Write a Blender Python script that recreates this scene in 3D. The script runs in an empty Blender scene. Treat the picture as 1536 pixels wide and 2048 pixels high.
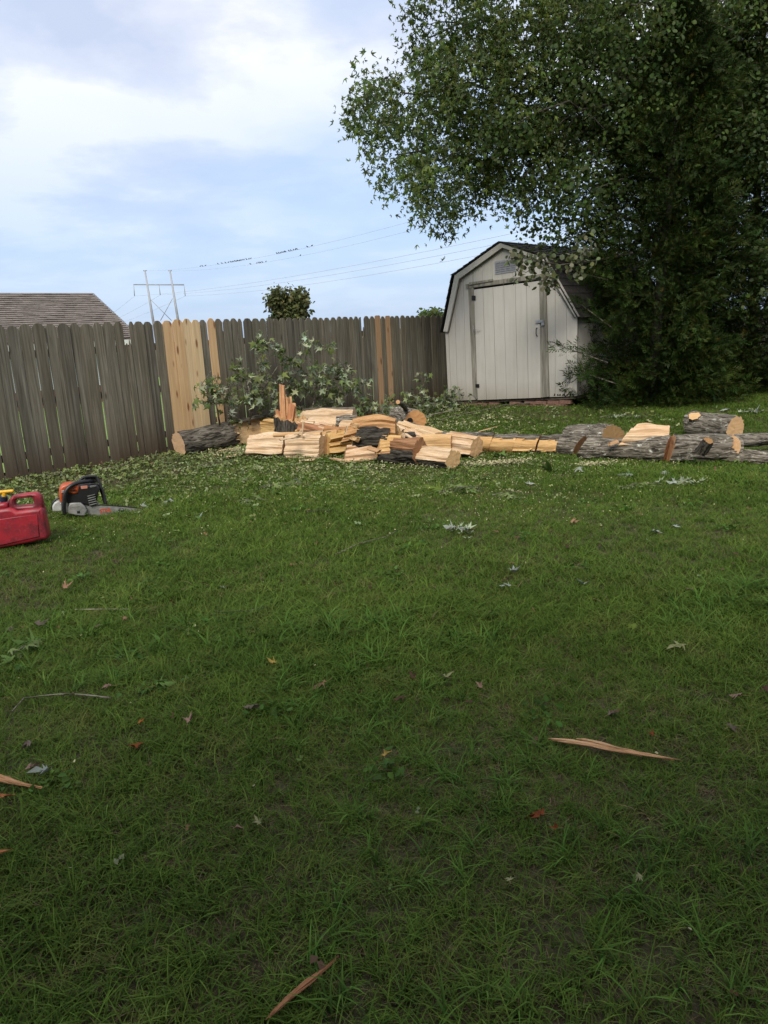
import bpy, math, random
import numpy as np
from mathutils import Vector, Matrix, Euler, noise as mnoise
R = math.radians
rnd = random.Random(7)
nrs = np.random.RandomState(11)
scene = bpy.context.scene
COL = scene.collection

# ---------------------------------------------------------------- camera
CAMZ = 1.57
PITCH, ROLL, FOC = R(13.6), R(3.0), 1500.0
cp, sp, cr, sr = math.cos(PITCH), math.sin(PITCH), math.cos(ROLL), math.sin(ROLL)
F_ = Vector((0, cp, -sp)); U0 = Vector((0, sp, cp)); R0 = Vector((1, 0, 0))
R_ = R0 * cr - U0 * sr; U_ = R0 * sr + U0 * cr
CAM = Vector((0, 0, CAMZ))
cam = bpy.data.cameras.new('camera'); camo = bpy.data.objects.new('camera', cam); COL.objects.link(camo)
m = Matrix((R_, U_, -F_)).transposed().to_4x4(); m.translation = CAM
camo.matrix_world = m
cam.sensor_fit = 'VERTICAL'; cam.sensor_height = 36.0; cam.lens = 36.0 * FOC / 2048.0
cam.clip_start = 0.05; cam.clip_end = 3000
scene.camera = camo

# ---------------------------------------------------------------- world, sun, exposure
SUN_EL, SUN_AZ = R(42), R(-165)       # azimuth measured from +Y towards +X : behind and left of the camera
w = bpy.data.worlds.new('World'); scene.world = w; w.use_nodes = True
nt = w.node_tree; nt.nodes.clear()
def N(nt, t, **k):
    n = nt.nodes.new(t)
    for a, b in k.items():
        if a in n.inputs.keys() if isinstance(a, str) else False: n.inputs[a].default_value = b
        else: setattr(n, a, b)
    return n
out = N(nt, 'ShaderNodeOutputWorld')
sky = N(nt, 'ShaderNodeTexSky'); sky.sky_type = 'NISHITA'; sky.sun_disc = False
sky.sun_elevation = SUN_EL; sky.sun_rotation = SUN_AZ; sky.air_density = 1.0; sky.dust_density = 1.5; sky.ozone_density = 1.0
bg1 = N(nt, 'ShaderNodeBackground'); bg1.inputs[1].default_value = 0.125
nt.links.new(sky.outputs[0], bg1.inputs[0])
tc = N(nt, 'ShaderNodeTexCoord'); sx = N(nt, 'ShaderNodeSeparateXYZ'); nt.links.new(tc.outputs['Generated'], sx.inputs[0])
def wmath(op, a, b=None):
    n = N(nt, 'ShaderNodeMath'); n.operation = op
    for i, v in enumerate((a, b)):
        if v is None: continue
        if isinstance(v, (int, float)): n.inputs[i].default_value = v
        else: nt.links.new(v, n.inputs[i])
    return n.outputs[0]
zz = wmath('ADD', wmath('MAXIMUM', sx.outputs[2], 0.0), 0.16)
cx = N(nt, 'ShaderNodeCombineXYZ')
nt.links.new(wmath('DIVIDE', sx.outputs[0], zz), cx.inputs[0]); nt.links.new(wmath('DIVIDE', sx.outputs[1], zz), cx.inputs[1])
def wnoise(scale, detail, rough, loc, dist=0.0):
    mp = N(nt, 'ShaderNodeMapping'); mp.inputs['Location'].default_value = loc; mp.inputs['Scale'].default_value = (1.0, 1.0, 1.0)
    nt.links.new(cx.outputs[0], mp.inputs[0])
    n = N(nt, 'ShaderNodeTexNoise'); n.inputs['Scale'].default_value = scale; n.inputs['Detail'].default_value = detail
    n.inputs['Roughness'].default_value = rough; n.inputs['Distortion'].default_value = dist
    nt.links.new(mp.outputs[0], n.inputs['Vector']); return n.outputs[0]
def wramp(src, stops):
    n = N(nt, 'ShaderNodeValToRGB'); e = n.color_ramp.elements
    while len(e) < len(stops): e.new(0.5)
    for q, (p, c) in zip(e, stops): q.position = p; q.color = (*c, 1)
    nt.links.new(src, n.inputs[0]); return n.outputs[0]
n1 = wnoise(0.75, 6, 0.52, (3.1, 1.7, 0), 0.15)
n2 = wnoise(1.3, 8, 0.56, (0.3, 4.9, 0), 0.15)
ccol = wramp(n2, [(0.34, (0.56, 0.63, 0.80)), (0.47, (0.73, 0.77, 0.89)), (0.56, (0.96, 0.965, 1.0))])
mask = wramp(n1, [(0.36, (0.45,)*3), (0.50, (0.90,)*3), (0.60, (1.0,)*3)])
# clouds thin out towards the horizon, where the pale blue shows
low = wramp(sx.outputs[2], [(0.0, (0.10,)*3), (0.12, (0.30,)*3), (0.34, (1.0,)*3)])
mm = N(nt, 'ShaderNodeMath'); mm.operation = 'MULTIPLY'; nt.links.new(mask, mm.inputs[0]); nt.links.new(low, mm.inputs[1])
# high thin veil so that the clear parts are pale
bgv = N(nt, 'ShaderNodeBackground'); bgv.inputs[0].default_value = (0.44, 0.62, 0.93, 1); bgv.inputs[1].default_value = 0.92
mixv = N(nt, 'ShaderNodeMixShader'); mixv.inputs[0].default_value = 0.72
nt.links.new(bg1.outputs[0], mixv.inputs[1]); nt.links.new(bgv.outputs[0], mixv.inputs[2])
bg2 = N(nt, 'ShaderNodeBackground'); bg2.inputs[1].default_value = 0.93; nt.links.new(ccol, bg2.inputs[0])
mx = N(nt, 'ShaderNodeMixShader'); nt.links.new(mm.outputs[0], mx.inputs[0])
nt.links.new(mixv.outputs[0], mx.inputs[1]); nt.links.new(bg2.outputs[0], mx.inputs[2])
nt.links.new(mx.outputs[0], out.inputs[0])

sl = bpy.data.lights.new('sun', 'SUN'); sl.energy = 3.0; sl.angle = R(24); sl.color = (1.0, 0.94, 0.84)
so = bpy.data.objects.new('sun', sl); COL.objects.link(so)
sd = Vector((math.sin(SUN_AZ) * math.cos(SUN_EL), math.cos(SUN_AZ) * math.cos(SUN_EL), math.sin(SUN_EL)))
so.rotation_euler = sd.to_track_quat('Z', 'Y').to_euler(); so.location = sd * 40
scene.view_settings.view_transform = 'Standard'; scene.view_settings.look = 'None'
scene.view_settings.exposure = 0.32; scene.view_settings.gamma = 1.0; scene.view_settings.use_curve_mapping = False
scene.cycles.max_bounces = 6; scene.cycles.diffuse_bounces = 3; scene.cycles.glossy_bounces = 2
scene.cycles.transmission_bounces = 3; scene.cycles.transparent_max_bounces = 4
scene.cycles.caustics_reflective = False; scene.cycles.caustics_refractive = False

# ---------------------------------------------------------------- places: pixels of the photograph (1536 x 2048) to points
def ray(px, py):
    return F_ + R_ * ((px - 768) / FOC) + U_ * ((1024 - py) / FOC)
def PY(px, py, Y):
    d = ray(px, py); return CAM + d * (Y / d.y)
def sstep(a, b, x):
    t = np.clip((np.asarray(x, float) - a) / (b - a), 0, 1); return t * t * (3 - 2 * t)
FD = None
def gz(x, y):
    x = np.asarray(x, float); y = np.asarray(y, float)
    rise = 0.17 * sstep(9.3, 12.3, y) * sstep(-0.5, 2.2, x) + 0.10 * sstep(9, 14, y) * sstep(2, 7, x)
    # beyond the fence the neighbouring ground falls away
    s = (y - 8.8) - (x + 4.45) * 0.98
    fall = -0.5 * sstep(3.0, 16.0, s) * (1 - sstep(2, 9, x) * 0.6)
    b = 0.020 * np.sin(x * 1.7 + 0.6 * np.sin(y * 0.9)) * np.sin(y * 1.3 + 0.8) + 0.008 * np.sin(x * 5.1 + y * 2.3) * np.sin(y * 4.3 - x)
    return rise + fall + b
def GR(px, py, dz=0.0):
    d = ray(px, py); z = 0.0
    for _ in range(12):
        t = (z + dz - CAMZ) / d.z; p = CAM + d * t; z = float(gz(p.x, p.y))
    return Vector((p.x, p.y, z + dz))
def PL(px, py, p0, n):
    d = ray(px, py); return CAM + d * ((p0 - CAM).dot(n) / d.dot(n))

# ---------------------------------------------------------------- material helpers
class Mat:
    def __init__(s, name):
        s.m = bpy.data.materials.new(name); s.m.use_nodes = True; s.t = s.m.node_tree; s.t.nodes.clear()
        s.out = s.t.nodes.new('ShaderNodeOutputMaterial'); s.b = s.t.nodes.new('ShaderNodeBsdfPrincipled')
        s.t.links.new(s.b.outputs[0], s.out.inputs[0]); s.b.inputs['Roughness'].default_value = 0.85
        s.b.inputs['Specular IOR Level'].default_value = 0.25
        s.tc = s.t.nodes.new('ShaderNodeTexCoord')
    def lk(s, a, b): s.t.links.new(a, b); return b
    def coord(s, kind='Object', scale=(1, 1, 1), offset_random=True, rot=(0, 0, 0)):
        mp = s.t.nodes.new('ShaderNodeMapping'); mp.inputs['Scale'].default_value = scale; mp.inputs['Rotation'].default_value = rot
        s.lk(s.tc.outputs[kind], mp.inputs[0])
        if offset_random:
            oi = s.t.nodes.new('ShaderNodeObjectInfo'); mu = s.t.nodes.new('ShaderNodeMath'); mu.operation = 'MULTIPLY'; mu.inputs[1].default_value = 37.0
            s.lk(oi.outputs['Random'], mu.inputs[0]); va = s.t.nodes.new('ShaderNodeVectorMath'); va.operation = 'ADD'
            s.lk(mp.outputs[0], va.inputs[0]); s.lk(mu.outputs[0], va.inputs[1]); return va.outputs[0]
        return mp.outputs[0]
    def noise(s, vec, scale=1.0, detail=4, rough=0.55, dist=0.0, col=False):
        n = s.t.nodes.new('ShaderNodeTexNoise'); n.inputs['Scale'].default_value = scale; n.inputs['Detail'].default_value = detail
        n.inputs['Roughness'].default_value = rough; n.inputs['Distortion'].default_value = dist
        s.lk(vec, n.inputs['Vector']); return n.outputs[1 if col else 0]
    def voro(s, vec, scale, feat='F1', out='Distance'):
        n = s.t.nodes.new('ShaderNodeTexVoronoi'); n.feature = feat; n.inputs['Scale'].default_value = scale
        s.lk(vec, n.inputs['Vector']); return n.outputs[out]
    def ramp(s, src, stops):
        n = s.t.nodes.new('ShaderNodeValToRGB'); e = n.color_ramp.elements
        while len(e) < len(stops): e.new(0.5)
        for q, (p, c) in zip(e, stops):
            if isinstance(c, (int, float)): c = (c, c, c)
            q.position = p; q.color = (*c, 1)
        s.lk(src, n.inputs[0]); return n.outputs[0]
    def mix(s, fac, a, b, mode='MIX'):
        n = s.t.nodes.new('ShaderNodeMix'); n.data_type = 'RGBA'; n.blend_type = mode
        for i, v in ((0, fac), (6, a), (7, b)):
            if isinstance(v, (int, float)): n.inputs[i].default_value = v if i == 0 else (v, v, v, 1)
            elif isinstance(v, tuple): n.inputs[i].default_value = (*v, 1) if len(v) == 3 else v
            else: s.lk(v, n.inputs[i])
        return n.outputs[2]
    def math(s, op, a, b=0.0):
        n = s.t.nodes.new('ShaderNodeMath'); n.operation = op
        for i, v in enumerate((a, b)):
            if isinstance(v, (int, float)): n.inputs[i].default_value = v
            else: s.lk(v, n.inputs[i])
        return n.outputs[0]
    def info(s, o='Random'):
        return s.t.nodes.new('ShaderNodeObjectInfo').outputs[o]
    def bump(s, h, strength=0.4, dist=0.01):
        n = s.t.nodes.new('ShaderNodeBump'); n.inputs['Strength'].default_value = strength; n.inputs['Distance'].default_value = dist
        s.lk(h, n.inputs['Height']); s.lk(n.outputs[0], s.b.inputs['Normal'])
    def color(s, c):
        if isinstance(c, tuple): s.b.inputs['Base Color'].default_value = (*c, 1)
        else: s.lk(c, s.b.inputs['Base Color'])
    def translucent(s, fac, colsrc):
        tr = s.t.nodes.new('ShaderNodeBsdfTranslucent'); mxn = s.t.nodes.new('ShaderNodeMixShader'); mxn.inputs[0].default_value = fac
        if isinstance(colsrc, tuple): tr.inputs[0].default_value = (*colsrc, 1)
        else: s.lk(colsrc, tr.inputs[0])
        s.lk(s.b.outputs[0], mxn.inputs[1]); s.lk(tr.outputs[0], mxn.inputs[2]); s.lk(mxn.outputs[0], s.out.inputs[0])
def plain(name, c, rough=0.6, metal=0.0, spec=0.3, var=0.25, sc=30):
    q = Mat(name); v = q.noise(q.coord('Object', (1, 1, 1)), sc, 5, 0.6)
    q.color(q.mix(1.0, q.ramp(v, [(0.3, 1 - var), (0.7, 1.0)]), c, 'MULTIPLY'))
    q.b.inputs['Roughness'].default_value = rough; q.b.inputs['Metallic'].default_value = metal; q.b.inputs['Specular IOR Level'].default_value = spec
    return q.m

MT = {}
# weathered fence board, grain along local Z; the brown damp stain near the soil belongs to the wood
q = Mat('weathered_board')
g = q.noise(q.coord('Object', (38, 38, 1.3)), 1.0, 6, 0.62, 0.6)
g2 = q.noise(q.coord('Object', (5, 5, 1.6)), 1.0, 4, 0.6)
kn = q.voro(q.coord('Object', (4.5, 4.5, 1.4)), 1.0)
c = q.ramp(g, [(0.28, (0.058, 0.053, 0.041)), (0.5, (0.135, 0.125, 0.100)), (0.72, (0.235, 0.22, 0.18))])
c = q.mix(q.ramp(g2, [(0.35, 0.0), (0.75, 0.45)]), c, (0.085, 0.072, 0.045))
c = q.mix(q.ramp(kn, [(0.03, 0.75), (0.10, 0.0)]), c, (0.03, 0.024, 0.018))
sepz = q.t.nodes.new('ShaderNodeSeparateXYZ'); q.lk(q.tc.outputs['Object'], sepz.inputs[0])
st = q.math('ADD', sepz.outputs[2], q.math('MULTIPLY', g2, 0.55))
c = q.mix(q.ramp(st, [(0.35, 0.85), (0.95, 0.0)]), c, (0.055, 0.036, 0.022))
c = q.mix(1.0, c, q.ramp(q.info(), [(0.0, (0.66, 0.66, 0.66)), (0.35, (1.05, 1.0, 0.92)), (0.65, (0.85, 0.86, 0.86)), (1.0, (1.22, 1.2, 1.15))]), 'MULTIPLY')
q.color(c); q.bump(g, 0.55, 0.004); MT['board'] = q.m
# new pine board
q = Mat('new_pine_board')
g = q.noise(q.coord('Object', (30, 30, 0.9)), 1.0, 5, 0.6, 1.0)
kn = q.voro(q.coord('Object', (9.0, 2.0, 2.4)), 1.0)
c = q.ramp(g, [(0.3, (0.42, 0.275, 0.15)), (0.55, (0.52, 0.365, 0.21)), (0.75, (0.60, 0.45, 0.28))])
c = q.mix(q.ramp(kn, [(0.10, 0.95), (0.19, 0.0)]), c, (0.19, 0.080, 0.035))
c = q.mix(1.0, c, q.info('Color'), 'MULTIPLY')
q.color(c); q.bump(g, 0.25, 0.002); MT['pine'] = q.m
# bark, ridges along local X
q = Mat('tree_bark')
v = q.coord('Object', (4.5, 34, 34)); g = q.noise(v, 1.0, 6, 0.62, 1.2)
f = q.noise(q.coord('Object', (60, 60, 60)), 1.0, 3, 0.6)
li = q.noise(q.coord('Object', (13, 16, 16)), 1.0, 5, 0.7)
c = q.ramp(g, [(0.40, (0.020, 0.016, 0.011)), (0.47, (0.10, 0.086, 0.066)), (0.62, (0.235, 0.21, 0.168))])
c = q.mix(q.ramp(f, [(0.4, 0.0), (0.7, 0.35)]), c, (0.10, 0.088, 0.070))
lic = q.math('MULTIPLY', q.ramp(li, [(0.58, 0.0), (0.66, 1.0)]), q.ramp(q.math('MULTIPLY', g, 1.0), [(0.40, 0.0), (0.5, 0.8)]))
sc_ = q.t.nodes.new('ShaderNodeSeparateColor'); q.lk(q.info('Color'), sc_.inputs[0])
c = q.mix(q.math('MULTIPLY', lic, sc_.outputs[2]), c, (0.50, 0.50, 0.43))      # lichen amount rides in the object colour
c = q.mix(1.0, c, sc_.outputs[0], 'MULTIPLY')
q.color(c); q.bump(g, 1.0, 0.022); q.b.inputs['Roughness'].default_value = 0.95; MT['bark'] = q.m
# split wood, fibres along local X
q = Mat('split_wood')
g = q.noise(q.coord('Object', (5, 80, 80)), 1.0, 6, 0.7, 0.8)
g2 = q.noise(q.coord('Object', (2.0, 9, 9)), 1.0, 4, 0.55, 0.6)
c = q.ramp(g, [(0.30, (0.22, 0.15, 0.10)), (0.40, (0.50, 0.375, 0.25)), (0.60, (0.66, 0.54, 0.39))])
c = q.mix(q.ramp(g2, [(0.40, 0.0), (0.62, 0.6)]), c, (0.47, 0.31, 0.17))
c = q.mix(q.ramp(q.noise(q.coord('Object', (1.5, 7, 7)), 1, 3, 0.6), [(0.60, 0.0), (0.70, 0.55)]), c, (0.20, 0.12, 0.07))
c = q.mix(1.0, c, q.info('Color'), 'MULTIPLY')
q.color(c); q.bump(g, 1.0, 0.010); MT['split'] = q.m
# smooth saw-cut end: rings round local X
q = Mat('sawn_end_grain')
wv = q.t.nodes.new('ShaderNodeTexWave'); wv.wave_type = 'RINGS'; wv.rings_direction = 'X'; wv.inputs['Scale'].default_value = 22; wv.inputs['Distortion'].default_value = 2.5
wv.inputs['Detail'].default_value = 3; q.lk(q.coord('Object', (1, 1, 1), False), wv.inputs['Vector'])
sw = q.noise(q.coord('Object', (3, 6, 70), True, (0.6, 0, 0)), 1.0, 3, 0.6)
c = q.ramp(wv.outputs[1], [(0.1, (0.42, 0.305, 0.19)), (0.8, (0.55, 0.425, 0.28))])
c = q.mix(q.ramp(sw, [(0.35, 0.35), (0.65, 0.0)]), c, (0.36, 0.21, 0.10))
c = q.mix(1.0, c, q.info('Color'), 'MULTIPLY')
q.color(c); q.bump(sw, 0.3, 0.003); MT['endg'] = q.m

# ---------------------------------------------------------------- object helpers
def link(o, parent=None):
    COL.objects.link(o)
    if parent is not None: o.parent = parent
    return o
def mesh(name, V_, Fc, mat=None, smooth=False):
    me = bpy.data.meshes.new(name)
    if isinstance(V_, np.ndarray): V_ = V_.tolist()
    if isinstance(Fc, np.ndarray): Fc = Fc.tolist()
    me.from_pydata([tuple(v) for v in V_], [], Fc); me.update()
    if smooth: me.polygons.foreach_set('use_smooth', [True] * len(me.polygons))
    if mat: me.materials.append(mat)
    return me
def bigmesh(name, V_, Q, mat, colors=None, smooth=False):
    """numpy mesh: V_ (n,3), Q (m,k) all faces with k corners"""
    me = bpy.data.meshes.new(name); V_ = np.ascontiguousarray(V_, dtype=np.float32); Q = np.ascontiguousarray(Q, dtype=np.int32)
    k = Q.shape[1]; me.vertices.add(len(V_)); me.vertices.foreach_set('co', V_.ravel())
    me.loops.add(Q.size); me.loops.foreach_set('vertex_index', Q.ravel())
    me.polygons.add(len(Q)); me.polygons.foreach_set('loop_start', np.arange(0, Q.size, k, dtype=np.int32))
    try: me.polygons.foreach_set('loop_total', np.full(len(Q), k, dtype=np.int32))
    except Exception: pass
    me.update(calc_edges=True); me.validate()
    if smooth: me.polygons.foreach_set('use_smooth', [True] * len(me.polygons))
    if colors is not None:
        at = me.color_attributes.new('tint', 'FLOAT_COLOR', 'POINT')
        cc = np.ones((len(V_), 4), np.float32); cc[:, :3] = colors; at.data.foreach_set('color', cc.ravel())
    me.materials.append(mat); return me
def tag(o, label=None, cat=None, group=None, kind=None):
    if label: o['label'] = label
    if cat: o['category'] = cat
    if group: o['group'] = group
    if kind: o['kind'] = kind
    return o
def thing(name, label, cat, loc=(0, 0, 0), group=None, rot=None):
    o = bpy.data.objects.new(name, None); o.empty_display_size = 0.1; o.location = loc
    if rot is not None: o.rotation_euler = rot
    link(o); return tag(o, label, cat, group)
def part(name, me, parent, label=None, loc=(0, 0, 0), color=None):
    o = bpy.data.objects.new(name, me); o.location = loc; link(o, parent)
    if label: o['label'] = label
    if color: o.color = (*color, 1)
    return o
def wpart(name, V_, Fc, mat, parent, label=None, smooth=False, color=None):
    """vertices in world space, parent an unrotated empty"""
    l = Vector(parent.location) if parent is not None else Vector((0, 0, 0))
    pp = parent.parent if parent is not None else None
    if pp is not None: l = l + Vector(pp.location)
    return part(name, mesh(name, [Vector(v) - l for v in V_], Fc, mat, smooth), parent, label, (0, 0, 0), color)
def extr(poly, d):
    """closed prism from a 3D polygon pushed along d"""
    n = len(poly); V_ = [Vector(p) for p in poly] + [Vector(p) + Vector(d) for p in poly]
    Fc = [tuple(range(n))[::-1], tuple(range(n, 2 * n))] + [(i, (i + 1) % n, n + (i + 1) % n, n + i) for i in range(n)]
    return V_, Fc
def merge(lst):
    V_, Fc = [], []
    for v, f in lst:
        o = len(V_); V_ += list(v); Fc += [tuple(i + o for i in q) for q in f]
    return V_, Fc
def tube(pts, rads, seg=7, cap=True):
    pts = [Vector(p) for p in pts]; V_, Fc = [], []
    if isinstance(rads, (int, float)): rads = [rads] * len(pts)
    up = None
    for i, p in enumerate(pts):
        t = (pts[min(i + 1, len(pts) - 1)] - pts[max(i - 1, 0)]).normalized()
        if up is None:
            up = Vector((0, 0, 1)) if abs(t.z) < 0.9 else Vector((1, 0, 0))
        a = t.cross(up).normalized(); b = a.cross(t).normalized(); up = b
        for k in range(seg):
            an = 2 * math.pi * k / seg; V_.append(p + (a * math.cos(an) + b * math.sin(an)) * rads[i])
    for i in range(len(pts) - 1):
        for k in range(seg):
            k2 = (k + 1) % seg; Fc.append((i * seg + k, i * seg + k2, (i + 1) * seg + k2, (i + 1) * seg + k))
    if cap: Fc += [tuple(range(seg))[::-1], tuple(range((len(pts) - 1) * seg, len(pts) * seg))]
    return V_, Fc
def plate(poly, thick, bev=0.0, holes=(), res=2, name='plate'):
    """2D outline (x, z) with holes made into a rounded slab of thickness thick along local Y (centred)"""
    cu = bpy.data.curves.new(name, 'CURVE'); cu.dimensions = '2D'; cu.fill_mode = 'BOTH'
    for pl in [poly] + list(holes):
        s = cu.splines.new('POLY'); s.points.add(len(pl) - 1)
        for i, (x, z) in enumerate(pl): s.points[i].co = (x, z, 0, 1)
        s.use_cyclic_u = True
    cu.extrude = max(thick / 2 - bev, 0.0001); cu.bevel_depth = bev; cu.bevel_resolution = res; cu.offset = -bev
    o = bpy.data.objects.new(name, cu); COL.objects.link(o); bpy.context.view_layer.update()
    dg = bpy.context.evaluated_depsgraph_get(); me = bpy.data.meshes.new_from_object(o.evaluated_get(dg))
    bpy.data.objects.remove(o); bpy.data.curves.remove(cu)
    me.transform(Matrix.Rotation(R(90), 4, 'X')); me.materials.clear()
    return me
def nz(x, y=0.0, z=0.0): return mnoise.noise(Vector((x, y, z)))
# ================================================================ GROUND
q = Mat('lawn_soil'); v = q.coord('Object', (1, 1, 1), False)
a = q.noise(v, 1.3, 5, 0.6); b = q.noise(v, 45, 5, 0.7); d = q.noise(v, 7, 4, 0.6)
c = q.ramp(b, [(0.3, (0.028, 0.022, 0.010)), (0.55, (0.075, 0.060, 0.028)), (0.75, (0.15, 0.11, 0.060))])
c = q.mix(q.ramp(a, [(0.4, 0.0), (0.65, 0.5)]), c, (0.020, 0.040, 0.010))
c = q.mix(q.ramp(d, [(0.55, 0.0), (0.72, 0.6)]), c, (0.075, 0.060, 0.038))
q.color(c); q.bump(b, 1.0, 0.02); MT['soil'] = q.m
def grid_sheet(xs, ys, fn):
    X, Y = np.meshgrid(xs, ys); Z = fn(X, Y); V_ = np.stack([X, Y, Z], -1).reshape(-1, 3); nx = len(xs)
    i, j = np.meshgrid(np.arange(nx - 1), np.arange(len(ys) - 1)); k = (j * nx + i).ravel()
    return V_, np.stack([k, k + 1, k + nx + 1, k + nx], 1)
def lin(*seg):
    o = []
    for a, b, s in seg: o += list(np.arange(a, b, s))
    return np.array(o + [seg[-1][1]])
xs = lin((-1600, -60, 220), (-60, -14, 4), (-14, 14, 0.25), (14, 60, 4), (60, 1600, 220))
ys = lin((-60, -4, 4), (-4, 20, 0.25), (20, 60, 2), (60, 2200, 260))
V_, Q = grid_sheet(xs, ys, gz)
o = bpy.data.objects.new('ground', bigmesh('ground', V_, Q, MT['soil'], smooth=True)); link(o); tag(o, kind='structure')

# ================================================================ FENCE LINE
vp = ray(2300, 661 - 0.0524 * 1532); FDIR = Vector((vp.x, vp.y, 0)).normalized()       # direction in which the fence runs away
FN = Vector((FDIR.y, -FDIR.x, 0))                                                       # faces the yard
F0 = GR(0, 966); F0.z = 0
def fu(px, py):
    p = PL(px, py, F0, FN); return (p - F0).dot(FDIR), p.z
# sheet of the neighbour's brighter mown lawn beyond the fence, colour painted sunlit
q = Mat('sunlit_lawn'); v = q.coord('Object', (1, 1, 1), False)
c = q.ramp(q.noise(v, 2.0, 6, 0.7), [(0.3, (0.10, 0.17, 0.035)), (0.7, (0.20, 0.30, 0.07))]); q.color(c); MT['mown'] = q.m
us = lin((-40, 8, 2), (8, 20, 2)); vs = lin((0.6, 6, 0.6), (6, 40, 2), (40, 300, 40))
U, W = np.meshgrid(us, vs); Wn = -W
X = F0.x + FDIR.x * U + FN.x * Wn; Y = F0.y + FDIR.y * U + FN.y * Wn
V_ = np.stack([X, Y, gz(X, Y) + 0.03], -1).reshape(-1, 3); nx = len(us)
i, j = np.meshgrid(np.arange(nx - 1), np.arange(len(vs) - 1)); k = (j * nx + i).ravel()
o = bpy.data.objects.new('neighbour_lawn', bigmesh('neighbour_lawn', V_, np.stack([k, k + nx, k + nx + 1, k + 1], 1), MT['mown'], smooth=True)); link(o); tag(o, kind='structure')

# left edges, right edges (photo pixels along the top), kind  o = old grey, n = new pine
B = [(-66, -42, 'o'), (-41, -15, 'o'), (-14, 9, 'o'), (10.5, 35.5, 'o'), (36, 61, 'o'), (62, 87, 'o'), (88.5, 111, 'o'), (112, 137, 'o'), (138, 157.5, 'o'), (158, 182, 'o'), (183, 202, 'o'), (203, 225, 'o'),
     (226, 243.5, 'o'), (244, 256, 'brk'), (256.5, 266, 'o'), (266.5, 286, 'o'), (286, 304, 'o'), (305, 322, 'o'), (323, 343, 'n1'), (343, 363, 'n1'), (363, 380, 'n2'), (380, 397, 'n2'),
     (397.5, 412, 'o'), (413, 428, 'n1'), (428.5, 443, 'o'), (444, 459.5, 'o'), (460, 474, 'o'), (475, 483, 'o'), (485.5, 502, 'o'), (502.5, 518, 'o'), (518.5, 531, 'o'), (531.5, 544, 'o')]
x = 544.5
while x < 634: B.append((x, x + 12.7, 'o')); x += 13.0
B += [(636, 647, 'o'), (647.5, 659.7, 'o'), (660, 671.5, 'o'), (672, 683, 'o'), (683.3, 696, 'o'), (696.5, 706, 'o'), (706.3, 715, 'o'), (717, 721.5, 'sl'), (721.7, 727, 'sh'), (727.3, 738, 'o'), (739, 749, 'o'),
      (749.3, 759.5, 'n3'), (760, 769, 'o'), (769.3, 778.5, 'n3')]
x = 779
while x < 905: B.append((x, x + 9.9, 'o')); x += 10.15
def topline(px): return np.interp(px, [0, 60, 130, 340, 460, 640, 780, 900], [652, 648, 648, 641, 638, 635, 632, 631])
fence = thing('wooden_fence', 'weathered grey dog-eared privacy fence patched with pale new pine boards', 'fence', F0)
def board_mesh(wd, ht, kind, th=0.017, lean=0.0, bow=0.0):
    e = min(0.035, wd * 0.28); d = 0.045
    if kind == 'brk': prof = [(0, 0), (wd, 0), (wd, ht - 0.30), (wd * 0.8, ht - 0.22), (wd * 0.62, ht - 0.33), (wd * 0.3, ht - 0.27), (0, ht - 0.31)]
    elif kind == 'sl': prof = [(0, 0), (wd, 0), (wd, ht), (wd * 0.3, ht - 0.01), (0.0, ht - 0.04)]
    elif kind == 'sh': prof = [(0, 0), (wd, 0), (wd, ht - 0.36), (wd * 0.75, ht - 0.35), (wd * 0.6, ht - 0.17), (wd * 0.45, ht - 0.19), (wd * 0.2, ht - 0.36), (0, ht - 0.36)]
    elif kind == 'n3': prof = [(0, 0), (wd, 0), (wd, ht - 0.015), (wd - 0.02, ht), (0.02, ht), (0, ht - 0.015)]
    else: prof = [(0, 0), (wd, 0), (wd, ht - d * 1.1), (wd - e, ht - 0.004), (wd * 0.5, ht + 0.004), (e, ht), (0, ht - d)]
    # extra rings on the long sides so the board can bow a little
    def put(p): x, z = p; t = z / ht; return (x + lean * t + bow * math.sin(math.pi * t), z)
    long_ = [(0, ht * 0.33), (0, ht * 0.66)]; rl = [(wd, ht * 0.33), (wd, ht * 0.66)]
    pr = [prof[0], prof[1]] + rl + prof[2:] + long_[::-1]
    pr = [put(p) for p in pr]; n = len(pr)
    V_ = [(x, -th / 2, z) for x, z in pr] + [(x, th / 2, z) for x, z in pr]
    Fc = [tuple(range(n)), tuple(range(n, 2 * n))[::-1]] + [((i + 1) % n, i, n + i, n + (i + 1) % n) for i in range(n)]
    return V_, Fc
frot = math.atan2(FDIR.y, FDIR.x)
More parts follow.
